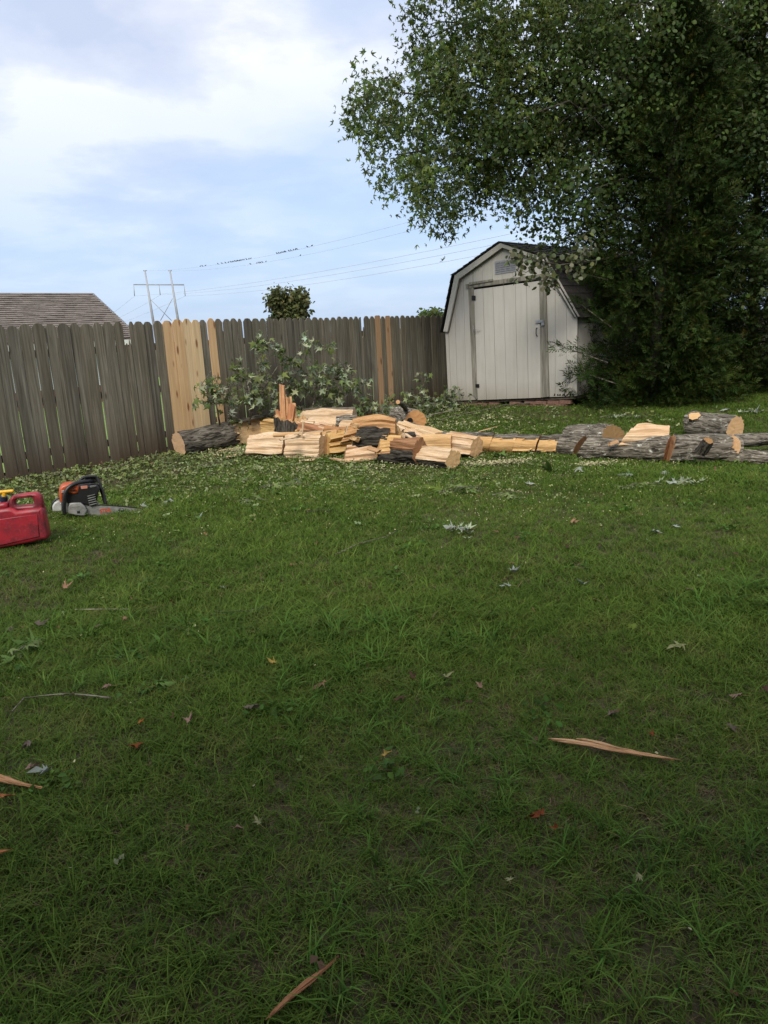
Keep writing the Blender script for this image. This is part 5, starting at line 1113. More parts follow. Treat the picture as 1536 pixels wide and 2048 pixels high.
# order of instances follows names: a0-3 (0..3) b0-1 (4,5) c0 (6) d0-2 (7..9) e0 (10)
def gn_instances(name, P, idx, rotz, scl, tilt, coll, kind_label=None):
    me = bpy.data.meshes.new(name); me.vertices.add(len(P)); me.vertices.foreach_set('co', np.ascontiguousarray(P, np.float32).ravel())
    a = me.attributes.new('pick', 'INT', 'POINT'); a.data.foreach_set('value', np.ascontiguousarray(idx, np.int32))
    a = me.attributes.new('turn', 'FLOAT_VECTOR', 'POINT'); a.data.foreach_set('vector', np.ascontiguousarray(np.stack([tilt[:, 0], tilt[:, 1], rotz], 1), np.float32).ravel())
    a = me.attributes.new('size', 'FLOAT', 'POINT'); a.data.foreach_set('value', np.ascontiguousarray(scl, np.float32))
    o = bpy.data.objects.new(name, me); link(o); tag(o, kind='stuff')
    g = bpy.data.node_groups.new(name + '_nodes', 'GeometryNodeTree'); g.interface.new_socket('Geometry', in_out='INPUT', socket_type='NodeSocketGeometry'); g.interface.new_socket('Geometry', in_out='OUTPUT', socket_type='NodeSocketGeometry')
    gi, go = g.nodes.new('NodeGroupInput'), g.nodes.new('NodeGroupOutput'); ip = g.nodes.new('GeometryNodeInstanceOnPoints'); ci = g.nodes.new('GeometryNodeCollectionInfo')
    ci.inputs['Collection'].default_value = coll; ci.inputs['Separate Children'].default_value = True; ci.inputs['Reset Children'].default_value = True
    def na(nm, tp): n = g.nodes.new('GeometryNodeInputNamedAttribute'); n.data_type = tp; n.inputs[0].default_value = nm; return n.outputs[0]
    mp = g.nodes.new('GeometryNodeMeshToPoints'); g.links.new(gi.outputs[0], mp.inputs[0]); g.links.new(mp.outputs[0], ip.inputs['Points']); g.links.new(ci.outputs[0], ip.inputs['Instance'])
    ip.inputs['Pick Instance'].default_value = True; g.links.new(na('pick', 'INT'), ip.inputs['Instance Index']); g.links.new(na('turn', 'FLOAT_VECTOR'), ip.inputs['Rotation']); g.links.new(na('size', 'FLOAT'), ip.inputs['Scale'])
    g.links.new(ip.outputs[0], go.inputs[0]); md = o.modifiers.new('scatter', 'NODES'); md.node_group = g; return o
def sample_region(n, y0, y1, extra=1.2):
    y = np.sqrt(rg.uniform(y0 ** 2, y1 ** 2, n)); hw = y * 0.56 + extra; x = rg.uniform(-1, 1, n) * hw
    return x, y
def dens(y0, y1, per, extra=2.0): return int(per * ((0.56 * (y1 ** 2 - y0 ** 2)) + 2 * extra * (y1 - y0)))
PX, PYs, ID, SC = [], [], [], []
def add(n, y0, y1, ids, p, smin, smax, filt=None, extra=2.0):
    x, y = sample_region(n, y0, y1, extra); k = fence_s(x, y) > 0.04
    if filt is not None: k &= filt(x, y)
    x, y = x[k], y[k]; PX.append(x); PYs.append(y); ID.append(rg.choice(ids, len(x), p=p)); SC.append(rg.uniform(smin, smax, len(x)))
def patch(x, y, f, s): return np.sin(x * f + s) + np.sin(y * f * 1.3 + s * 2) + np.sin((x + y) * f * .7 + s * 3) + 0.6 * np.sin((x * 1.9 - y * 1.4) * f + s)
add(dens(1.0, 4.2, 1500), 1.0, 4.2, [0, 1, 2, 3, 6], [.19, .19, .19, .19, .24], 0.8, 1.35)
add(dens(1.0, 4.2, 120), 1.0, 4.2, [4, 5], [.5, .5], 0.5, 1.25, lambda x, y: patch(x, y, 2.6, 1.0) > 0.2)
add(dens(4.2, 7.5, 850), 4.2, 7.5, [0, 1, 2, 3, 6], [.23, .23, .22, .22, .10], 0.9, 1.35)
add(dens(4.2, 9.0, 8), 4.2, 9.0, [4, 5], [.5, .5], 0.6, 1.0, lambda x, y: patch(x, y, 1.9, 2.0) > 0.7)
add(dens(7.5, 15.5, 330, 3.0), 7.5, 15.5, [7, 8, 9, 10], [.31, .31, .31, .07], 0.8, 1.15, lambda x, y: ~((fence_s(x, y) < 0.25)), 3.0)
add(dens(15.5, 20, 60), 15.5, 20, [7, 8, 9], [.34, .33, .33], 1.0, 1.5, None, 2.0)
add(dens(1.0, 7.5, 420), 1.0, 7.5, [6], [1.0], 0.9, 1.5, lambda x, y: patch(x, y, 2.1, 7.0) > 1.0)
X, Y, I_, S_ = np.concatenate(PX), np.concatenate(PYs), np.concatenate(ID), np.concatenate(SC)
# thin, trampled grass under the brush and where sawdust lies
wear = (fence_s(X, Y) < 1.6) & (X < 1.0) | ((patch(X, Y, 1.1, 5.0) > 1.9) & (Y > 4.5))
keep = ~(wear & (rg.rand(len(X)) < 0.45)); X, Y, I_, S_ = X[keep], Y[keep], I_[keep], S_[keep]
S_ *= 1 - 0.3 * ((fence_s(X, Y) < 1.6) & (X < 1.0)); S_ *= 1 + 0.14 * np.clip(patch(X, Y, 1.5, 3.0), -1.6, 2)
P = np.stack([X, Y, gz(X, Y) - 0.003], 1)
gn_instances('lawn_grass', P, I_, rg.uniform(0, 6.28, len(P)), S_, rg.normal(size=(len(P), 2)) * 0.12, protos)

# ---- shredded leaves, thick along the fence and in front of the pile, sparse elsewhere
def litter(name, n, sampler, shape, size, mat, tintf, lift=0.012, flat=0.35):
    x, y = sampler(n); n = len(x); d = rg.normal(size=(n, 3)); d[:, 2] *= flat
    z = gz(x, y) + lift + rg.uniform(0, 0.03, n); P = np.stack([x, y, z], 1)
    rl = rg.normal(0, 0.55, n) + np.where(rg.rand(n) < 0.45, np.pi, 0)
    V_, Q, c = scatter(shape, P, rotmats(d, rl), rg.uniform(size[0], size[1], n), tintf(n)); o = bpy.data.objects.new(name, bigmesh(name, V_, Q, mat, c)); link(o); return tag(o, kind='stuff')
def near_fence(n):
    u = rg.uniform(-1.5, 8.5, n); s = np.abs(rg.normal(0, 1.05, n)) + 0.03; x = F0.x + FDIR.x * u + FN.x * s; y = F0.y + FDIR.y * u + FN.y * s; k = s < 3.2; return x[k], y[k]
def round_pile(n):
    x = rg.normal(-0.9, 1.7, n); y = rg.normal(8.9, 1.1, n); k = (fence_s(x, y) > 0.1) & (y > 6.0) & (y < 13); return x[k], y[k]
def behind_pile(n):
    x = rg.uniform(-0.5, 4.2, n); y = rg.normal(11.0, 0.8, n); k = (fence_s(x, y) > 0.1); return x[k], y[k]
def whole(n):
    x, y = sample_region(n, 1.3, 12.5, 1.0); k = fence_s(x, y) > 0.1; return x[k], y[k]
tg = lambda n: rg.uniform(0.55, 1.2, (n, 1)) * np.stack([rg.uniform(.9, 1.15, n), np.ones(n), rg.uniform(.75, 1.1, n)], 1)
HALF = (np.array([[0, 0, 0], [0.30, 0.20, 0.08], [0.10, 0.55, -.02], [0.32, 0.80, 0.10], [0, 1.0, -0.05], [-0.22, 0.62, .10], [-.10, .35, 0], [-.28, .15, .08]]), np.array([[0, 1, 2, 6], [2, 3, 4, 5], [0, 6, 7, 7], [2, 5, 6, 6]])[:2])
litter('leaf_litter', 6800, near_fence, HALF, (0.035, 0.085), MT['litter'], tg, 0.022, 0.4)
litter('leaf_litter', 3200, round_pile, HALF, (0.03, 0.075), MT['litter'], tg, 0.022, 0.4)
litter('leaf_litter', 900, behind_pile, HALF, (0.03, 0.08), MT['litter'], tg, 0.022, 0.4)
litter('leaf_litter', 260, whole, HALF, (0.02, 0.05), MT['litter'], tg, 0.025, 0.5)
MT['scrap'] = leaf_mat('dry_leaf_scrap', (0.09, 0.05, 0.032), (0.20, 0.125, 0.08), 0.1, None, 0.9, 0.1)
MT['weed'] = leaf_mat('broad_weed_leaf', (0.05, 0.12, 0.02), (0.09, 0.18, 0.035), 0.3)
def weeds(n):
    c = 70; cx_, cy_ = sample_region(c, 1.3, 8.0, 0.8); i = rg.choice(c, n); x = cx_[i] + rg.normal(0, .05, n); y = cy_[i] + rg.normal(0, .05, n); return x, y
litter('lawn_weeds', 1500, weeds, SIMPLE, (0.018, 0.045), MT['weed'], tg, 0.020, 0.4)
litter('dry_leaf_scraps', 420, whole, HALF, (0.016, 0.05), MT['scrap'], tg, 0.03, 0.5)
litter('dry_leaf_scraps', 500, near_fence, HALF, (0.02, 0.06), MT['scrap'], tg, 0.02, 0.5)
MT['chip'] = leaf_mat('wood_chip', (0.34, 0.32, 0.18), (0.48, 0.44, 0.26), 0.0, None, 0.9, 0.1)
CHIP = (np.array([[-.28, 0, 0], [.3, .1, .05], [.22, 1, 0], [-.2, .9, .1]]), np.array([[0, 1, 2, 3]]))
def chips_mid(n):
    x = rg.normal(0.7, 1.9, n); y = 9.2 - np.abs(rg.gamma(2.0, 0.85, n)) + rg.normal(0, .3, n); k = (y > 5.6) & (fence_s(x, y) > .1) & (np.abs(x) < 5); return x[k], y[k]
def spot(px, py, sx_, sy_):
    c = GR(px, py)
    return lambda n: (rg.normal(c.x, sx_, n), rg.normal(c.y, sy_, n))
tp_ = lambda n: rg.uniform(0.6, 1.15, (n, 1)) * np.ones((1, 3))
litter('wood_chips', 6500, chips_mid, CHIP, (0.005, 0.014), MT['chip'], tp_, 0.024, 0.6)
litter('wood_chips', 600, whole, CHIP, (0.005, 0.014), MT['chip'], tp_, 0.03, 0.6)
litter('sawdust', 1500, spot(995, 930, 0.18, 0.05), CHIP, (0.010, 0.028), MT['chip'], tp_, 0.012, 0.5)
litter('sawdust', 1100, spot(478, 905, 0.28, 0.22), CHIP, (0.012, 0.035), MT['chip'], tp_, 0.015, 0.5)
litter('sawdust', 500, spot(1190, 932, 0.12, 0.05), CHIP, (0.010, 0.026), MT['chip'], tp_, 0.012, 0.5)
litter('sawdust', 700, spot(790, 935, 0.9, 0.15), CHIP, (0.010, 0.026), MT['chip'], tp_, 0.02, 0.5)
litter('sawdust', 500, spot(935, 850, 0.6, 0.25), CHIP, (0.012, 0.03), MT['chip'], tp_, 0.02, 0.5)
# ================================================================ CHAINSAW
sawB = GR(196, 1031); sn = Vector((sawB.x, sawB.y, 0)).normalized(); sxv = Vector((sn.y, -sn.x, 0))
class Plane2:
    def __init__(s, base, n, xv, fx, fy): s.b, s.n, s.x, s.fx, s.fy = base, n, xv, fx, fy
    def __call__(s, zx, zy, off=0.0):
        p = PL(s.fx(zx), s.fy(zy), s.b + s.n * off, s.n) - s.b; return (p.dot(s.x), p.z)
SW = Plane2(sawB, sn, sxv, lambda v: 95 + v / 7.314, lambda v: 940 + v / 7.314)
saw = thing('chainsaw', 'orange and black chainsaw lying in the grass left of the pile', 'chainsaw', sawB, None, (0, 0, math.atan2(sxv.y, sxv.x)))
def splate(name, pts, th, off, mat, bev=0.006, par=None, holes=(), pl=None, label=None):
    pl = pl or SW
    me = plate([pl(*p) for p in pts], th, min(bev, th * .45), [[pl(*p) for p in h] for h in holes], 2, name); me.materials.append(mat)
    o = part(name, me, par or saw, label, (0, off, 0)); return o
def stube(name, pts, r, offs, mat, par=None, seg=9, pl=None):
    pl = pl or SW
    pts3 = []
    for p, of in zip(pts, offs): x, z = pl(*p); pts3.append(Vector((x, of, z)))
    # smooth the path
    out_ = []
    for i in range(len(pts3) - 1):
        p0, p1, p2, p3 = pts3[max(i - 1, 0)], pts3[i], pts3[i + 1], pts3[min(i + 2, len(pts3) - 1)]
        for k in range(4):
            t = k / 4; out_.append(0.5 * ((2 * p1) + (p2 - p0) * t + (2 * p0 - 5 * p1 + 4 * p2 - p3) * t * t + (3 * p1 - p0 - 3 * p2 + p3) * t ** 3))
    out_.append(pts3[-1]); V_, Fc = tube(out_, r, seg); return part(name, mesh(name, V_, Fc, mat, True), par or saw)
MT['blackp'] = plain('black_plastic', (0.014, 0.014, 0.016), 0.42, 0, 0.5, 0.4, 20)
MT['orangep'] = plain('orange_plastic', (0.48, 0.088, 0.022), 0.42, 0, 0.5, 0.3, 14)
MT['greyp'] = plain('grey_casting', (0.20, 0.205, 0.19), 0.5, 0.2, 0.4, 0.5, 18)
MT['barm'] = plain('scratched_bar_steel', (0.34, 0.34, 0.32), 0.42, 0.35, 0.4, 0.45, 25)
MT['tank'] = plain('milky_tank_plastic', (0.46, 0.47, 0.44), 0.4, 0, 0.4, 0.4, 16)
MT['redink'] = plain('orange_red_print', (0.55, 0.075, 0.02), 0.6, 0, 0.3, 0.2, 40)
splate('engine_housing', [(250, 330), (330, 250), (460, 215), (720, 205), (762, 250), (730, 360), (715, 480), (620, 505), (540, 480), (480, 470), (300, 470), (240, 420)], 0.15, 0.0, MT['blackp'], 0.012)
splate('crankcase', [(230, 430), (560, 430), (720, 480), (700, 560), (560, 640), (300, 615), (235, 600)], 0.12, 0.01, MT['greyp'], 0.01)
oc = splate('top_cover', [(173, 262), (205, 212), (270, 186), (340, 180), (440, 195), (462, 215), (455, 300), (430, 325), (380, 335), (320, 318), (285, 300), (245, 310), (240, 465), (205, 455), (180, 430), (168, 340)], 0.165, -0.006, MT['orangep'], 0.02)
splate('badge', [(205, 272), (243, 268), (243, 282), (205, 286)], 0.003, -0.091, MT['tank'], 0.0005, oc); splate('badge', [(205, 292), (243, 288), (243, 302), (205, 306)], 0.003, -0.091, MT['tank'], 0.0005, oc)
splate('latch', [(350, 262), (400, 255), (418, 262), (408, 275), (352, 276)], 0.01, -0.092, MT['blackp'], 0.002, oc)
splate('orange_vent_plate', [(486, 216), (580, 206), (584, 248), (490, 258)], 0.01, -0.076, plain('salmon_plate', (0.55, 0.22, 0.15), 0.5), 0.002)
splate('air_duct', [(618, 212), (690, 200), (720, 205), (690, 228), (622, 238)], 0.01, -0.077, MT['greyp'], 0.002)
stube('front_handle', [(255, 615), (243, 520), (250, 400), (262, 310), (300, 240), (370, 190), (460, 165), (580, 160), (700, 170)], 0.0185, [-.10, -.11, -.115, -.115, -.11, -.10, -.07, -.02, 0.04], MT['blackp'])
stube('hand_guard', [(468, 150), (520, 112), (600, 97), (690, 93), (725, 120), (760, 190), (800, 290), (835, 400), (850, 485)], 0.014, [-.02, -.01, 0, 0, 0, -0.01, -.02, -.03, -.04], MT['blackp'])
splate('hand_guard_web', [(560, 125), (700, 105), (730, 150), (720, 180), (600, 175), (520, 165)], 0.02, 0.02, MT['blackp'], 0.005)
stube('guard_lower_leg', [(745, 190), (790, 290), (825, 400), (845, 482)], 0.019, [0, 0, -.01, -.02], MT['blackp'])
splate('rear_tank', [(72, 520), (100, 470), (160, 440), (215, 470), (215, 590), (160, 598), (75, 590)], 0.09, 0.0, MT['tank'], 0.012)
stube('rear_handle', [(230, 400), (170, 405), (110, 445), (72, 500), (70, 580)], 0.009, [0, 0, 0, 0, 0], MT['blackp'])
for k in range(5):
    y = 342 + k * 32; x = 578 + k * 7
    splate('cooling_fin', [(x, y + 16), (x + 112, y - 14), (x + 118, y - 2), (x + 6, y + 28)], 0.02, -0.078, MT['greyp'], 0.002)
cc_ = splate('clutch_cover', [(325, 458), (478, 450), (545, 500), (575, 560), (545, 645), (420, 632), (300, 602), (295, 555)], 0.05, -0.075, plain('pale_grey_cover', (0.30, 0.30, 0.28), 0.45, 0.1, 0.4, 0.5, 20), 0.01)
splate('bar_nut', [(428, 545), (470, 540), (478, 575), (436, 582)], 0.02, -0.105, MT['blackp'], 0.003, cc_); splate('cover_rib', [(350, 485), (470, 478), (478, 488), (352, 497)], 0.006, -0.102, MT['greyp'], 0.001, cc_)
splate('silver_bolt', [(188, 470), (212, 468), (214, 490), (190, 492)], 0.02, -0.06, MT['steel'], 0.003)
splate('spike_plate', [(705, 470), (735, 440), (742, 470), (765, 462), (755, 495), (712, 500)], 0.008, -0.06, MT['steel'], 0.001)
BAR = [(560, 540), (600, 512), (700, 500), (900, 508), (1100, 522), (1280, 542), (1385, 560), (1412, 585), (1405, 612), (1380, 628), (1200, 645), (900, 658), (640, 660), (570, 620)]
bar = splate('guide_bar', BAR, 0.006, -0.055, MT['barm'], 0.001)
ch = [SW(*p) for p in BAR[1:13]]; msh = []
for i in range(len(ch) - 1):
    (x0, z0), (x1, z1) = ch[i], ch[i + 1]; L_ = math.hypot(x1 - x0, z1 - z0); n = max(1, int(L_ / 0.011)); ux, uz = (x1 - x0) / L_, (z1 - z0) / L_; nx_, nz2 = -uz, ux
    for k in range(n):
        a = k / n * L_; b = a + L_ / n * 0.86; hh = 0.009 if k % 2 else 0.012
        q_ = [(x0 + ux * a, z0 + uz * a), (x0 + ux * b, z0 + uz * b), (x0 + ux * b + nx_ * hh, z0 + uz * b + nz2 * hh), (x0 + ux * a + nx_ * (hh - .004), z0 + uz * a + nz2 * (hh - .004))]
        msh.append(extr([(x, -0.060, z) for x, z in q_], (0, 0.010, 0)))
part('chain', mesh('chain', *merge(msh), MT['blackp']), saw)
def lettering(body, x, z, size, depth, mat, par, off, shear=0.0, bold=0.0, sx_=1.0, rz=0.0):
    cu = bpy.data.curves.new('lettering', 'FONT'); cu.body = body; cu.size = size; cu.extrude = depth; cu.offset = bold; cu.shear = shear
    cu.materials.append(mat); tmp_ = bpy.data.objects.new('lettering', cu); COL.objects.link(tmp_); bpy.context.view_layer.update(); me_ = bpy.data.meshes.new_from_object(tmp_.evaluated_get(bpy.context.evaluated_depsgraph_get())); bpy.data.objects.remove(tmp_); o = bpy.data.objects.new('lettering', me_); link(o, par); o.location = (x, off, z); o.rotation_euler = (R(90), rz, 0); o.scale = (sx_, 1, 1); return o
x, z = SW(768, 612); x2, z2 = SW(944, 616)
lettering('STIHL', x, z, 0.052, 0.0006, MT['redink'], bar, -0.0045, 0, 0.0016, (x2 - x) / (0.052 * 2.62), 0.0)
bl_ = [(1040, 545, 10, 75), (1062, 535, 5, 60), (1085, 540, 12, 8), (1100, 545, 7, 60), (1128, 550, 7, 65), (1150, 575, 5, 40), (1168, 555, 7, 62), (1192, 560, 5, 60), (1275, 565, 6, 45), (1300, 560, 60, 25)]
for (x, y, w_, h_) in bl_: splate('dark_print', [(x, y), (x + w_, y), (x + w_, y + h_), (x, y + h_)], 0.0008, -0.0034, MT['greyp'] if w_ > 20 else MT['blackp'], 0.0001, bar)

# ================================================================ FUEL CAN
cb = GR(60, 1096); an = math.atan2(cb.y, cb.x); cn = Vector((math.cos(an - R(14)), math.sin(an - R(14)), 0)); cxv = Vector((cn.y, -cn.x, 0))
CN = Plane2(cb, cn, cxv, lambda v: v / 13.65, lambda v: 960 + v / 13.65)
can = thing('fuel_can', 'red plastic fuel can with yellow spout at the left edge of the lawn', 'fuel can', cb, None, (0, 0, math.atan2(cxv.y, cxv.x)))
q = Mat('red_can_plastic'); n = q.noise(q.coord('Object', (1, 1, 1)), 7, 5, 0.65); n2 = q.noise(q.coord('Object', (1, 1, 1)), 60, 3, 0.6)
c = q.mix(q.ramp(n, [(0.42, 0.0), (0.66, 0.85)]), (0.31, 0.016, 0.028), (0.075, 0.016, 0.022)); c = q.mix(q.ramp(n2, [(0.55, 0), (0.75, 0.35)]), c, (0.30, 0.10, 0.10))
q.color(c); q.b.inputs['Roughness'].default_value = 0.45; q.b.inputs['Specular IOR Level'].default_value = 0.45; MT['red'] = q.m
MT['yel'] = plain('yellow_plastic', (0.72, 0.40, 0.02), 0.4, 0, 0.4, 0.2, 20)
MT['navy'] = plain('dark_blue_collar', (0.012, 0.016, 0.035), 0.45, 0, 0.4, 0.3, 20)
body = [(1305, 1600), (1290, 1500), (1240, 1250), (1180, 950), (1150, 800), (1090, 770), (860, 790), (440, 850), (330, 780), (180, 770), (-60, 800), (-420, 880), (-560, 1000), (-640, 1500), (-640, 1950), (-560, 1990), (1250, 1640)]
splate('body', body, 0.16, 0.08, MT['red'], 0.028, can, (), CN)
hnd = [(1160, 860), (1128, 640), (1108, 540), (1085, 470), (1010, 405), (920, 372), (700, 402), (440, 440), (290, 478), (215, 560), (205, 640), (170, 800), (430, 880)]
splate('handle', hnd, 0.085, 0.08, MT['red'], 0.022, can, [[(372, 590), (400, 552), (800, 505), (848, 525), (870, 600), (885, 690), (840, 712), (470, 745), (400, 735), (375, 700)]], CN)
splate('side_panel', [(1080, 1540), (1010, 930), (400, 1010), (60, 1060), (-380, 1120), (-480, 1600), (-470, 1840), (100, 1760)], 0.010, -0.003, MT['red'], 0.004, can, (), CN)
splate('shoulder', [(210, 790), (150, 640), (60, 640), (-300, 700), (-420, 880)], 0.13, 0.08, MT['red'], 0.02, can, (), CN)
stube('collar', [(20, 640), (25, 580), (32, 500)], 0.030, [.08, .08, .08], MT['navy'], can, 14, CN)
stube('spout_base', [(30, 510), (34, 455), (20, 420)], 0.017, [.08, .08, .08], MT['yel'], can, 12, CN)
stube('spout', [(-420, 440), (-100, 395), (120, 368), (300, 350)], 0.0135, [.08, .08, .08, .08], MT['yel'], can, 12, CN)
stube('spout_ridge', [(-300, 372), (100, 335), (290, 322)], 0.004, [.08, .08, .08], MT['yel'], can, 6, CN)

# ================================================================ SPLINTERS, TWIGS AND FALLEN LEAVES IN THE GRASS
def ends(t, y, z, tp):
    k = min(1.0, 0.06 + 5.5 * t, 0.10 + 2.2 * (1 - t)) * (1 + 0.35 * nz(t * 9, 2.2, y * 60)); return (y * k * (1 + 0.5 * nz(t * 16, y * 300, 4.1)) + 0.006 * math.sin(t * 5), z * k, tp)
def sliver(label, a, b, w_, th, wt, lift=0.035, roll=0, endf=ends):
    """a torn splinter: one main strand with two thinner ones still clinging to it, ending unevenly"""
    A, Bp = H(*a, lift), H(*b, lift * 1.1); d = Bp - A; side = Vector((-d.y, d.x, 0)).normalized()
    def strand(p, q, w2, t2, root, col):
        return logpiece('wood_splinter', label, p, q, [(w2, t2, 'S'), (0.1 * w2, t2 * 1.5, 'S'), (-w2, t2 * .6, 'S'), (-w2 * .8, -t2, 'S'), (w2, -t2 * .6, 'S')], cat='splinter', group='wood splinters thrown on the lawn', wt=col, samp=0.0045, step=0.005, cutf=endf, roll=roll, eamp=0.004, parent=root)
    root = strand(A, Bp - d * 0.06, w_ * .62, th, None, wt)
    strand(A + d * 0.16 + side * w_ * .5 + Vector((0, 0, -.002)), Bp + side * w_ * .15, w_ * .40, th * .8, root, tuple(c * .9 for c in wt))
    strand(A + d * 0.04 - side * w_ * .45 + Vector((0, 0, .001)), A + d * 0.72 - side * w_ * .55, w_ * .32, th * .8, root, tuple(min(c * 1.1, 1.1) for c in wt))
    return root
SPW = (0.92, 0.60, 0.42)
sliver('long ragged orange-tan splinter lying in the grass at the lower right', (1096, 1478), (1362, 1519), 0.017, 0.004, (0.95, 0.74, 0.58), 0.040, 12)
sliver('short loose strand on top of the long ragged splinter at lower right', (1150, 1477), (1262, 1499), 0.007, 0.003, (0.98, 0.80, 0.62), 0.046, 0)
sliver('reddish splinter lying diagonally at the bottom of the photo', (530, 2040), (676, 1912), 0.0105, 0.004, (0.62, 0.38, 0.26), 0.040, -25)
sliver('thick orange splinter cut off by the left edge of the frame', (-90, 1538), (84, 1574), 0.015, 0.006, (0.92, 0.66, 0.48), 0.042, 20)
sliver('small orange splinter below the thick one at the left edge', (-50, 1600), (31, 1587), 0.007, 0.004, (0.85, 0.45, 0.26), 0.045)
sliver('tiny rust splinter at the left edge, lowest of those there', (-40, 1712), (28, 1697), 0.008, 0.004, (0.75, 0.38, 0.22), 0.045)
sliver('pale stick on the grass behind the fallen trunk', (940, 869), (1003, 850), 0.010, 0.005, (1.0, 0.85, 0.62), 0.03)
def twig(label, pxs, r, bt, side=None, lift=0.045):
    P_ = [H(x, y, lift) for x, y in pxs]; root = thing('twig', label, 'twig', P_[0], 'twigs fallen on the lawn'); n = len(P_)
    ms = [tube(P_, [r * (1 - .45 * i / (n - 1)) for i in range(n)], 6)]
    if side: ms.append(tube([H(x, y, lift - .01 * i) for i, (x, y) in enumerate(side)], [r * .7, r * .4], 5))
    V_, Fc = merge(ms); wpart('stem', V_, Fc, MT['bark'], root, smooth=True, color=bt); return root
twig('grey-brown twig with a short fork at its left end, lower left', [(221, 1396), (190, 1392), (150, 1388), (110, 1389), (75, 1393), (46, 1396)], 0.0042, (1.7, 1.5, 0.3), [(48, 1396), (24, 1422)])
twig('thin straw-coloured twig above the tan leaves at left', [(150, 1219), (200, 1218), (258, 1218)], 0.0022, (2.4, 1.8, 0.1))
twig('thin grey twig with pale chips beside the centre left tuft', [(430, 1224), (465, 1224), (500, 1221), (535, 1213)], 0.0030, (1.0, .9, 0.2))
twig('long bent twig in mid lawn below the pile', [(668, 1110), (690, 1100), (715, 1088), (745, 1080), (775, 1072), (800, 1058)], 0.0042, (1.1, 1.0, 0.3))
twig('short dark twig in mid lawn, above the long bent twig', [(610, 1022), (640, 1020), (664, 1021)], 0.0045, (.7, .65, 0.2))
twig('long curved stick at the foot of the left fence boards', [(82, 952), (105, 946), (130, 943), (160, 941)], 0.010, (1.3, 1.1, 0.3), lift=0.03)
twig('straight pale stick by the fence right of the curved one', [(192, 941), (220, 936), (248, 931)], 0.009, (2.2, 1.7, 0.3), lift=0.03)
twig('thin dry branch lying from the brush towards the shed bricks', [(1060, 806), (1010, 810), (960, 822), (915, 830), (880, 840)], 0.012, (1.0, .9, .6), lift=0.06)
twig('grey branch on the grass right of the log with the rot hole', [(850, 834), (870, 828), (900, 822), (940, 815)], 0.014, (1.1, 1.0, .8), lift=0.05)
MT['fallen'] = leaf_mat('fallen_leaf', (0.75, 0.75, 0.75), (0.95, 0.95, 0.95), 0.15, None, 0.8, 0.15)
LC = {'tan': (0.30, 0.17, 0.105), 'pink': (0.32, 0.20, 0.155), 'grey': (0.17, 0.13, 0.105), 'rust': (0.20, 0.055, 0.018), 'orange': (0.38, 0.13, 0.03), 'white': (0.30, 0.34, 0.29), 'green': (0.12, 0.20, 0.05), 'cream': (0.30, 0.30, 0.15), 'brown': (0.085, 0.045, 0.03), 'yellow': (0.42, 0.30, 0.08), 'olive': (0.12, 0.17, 0.03)}
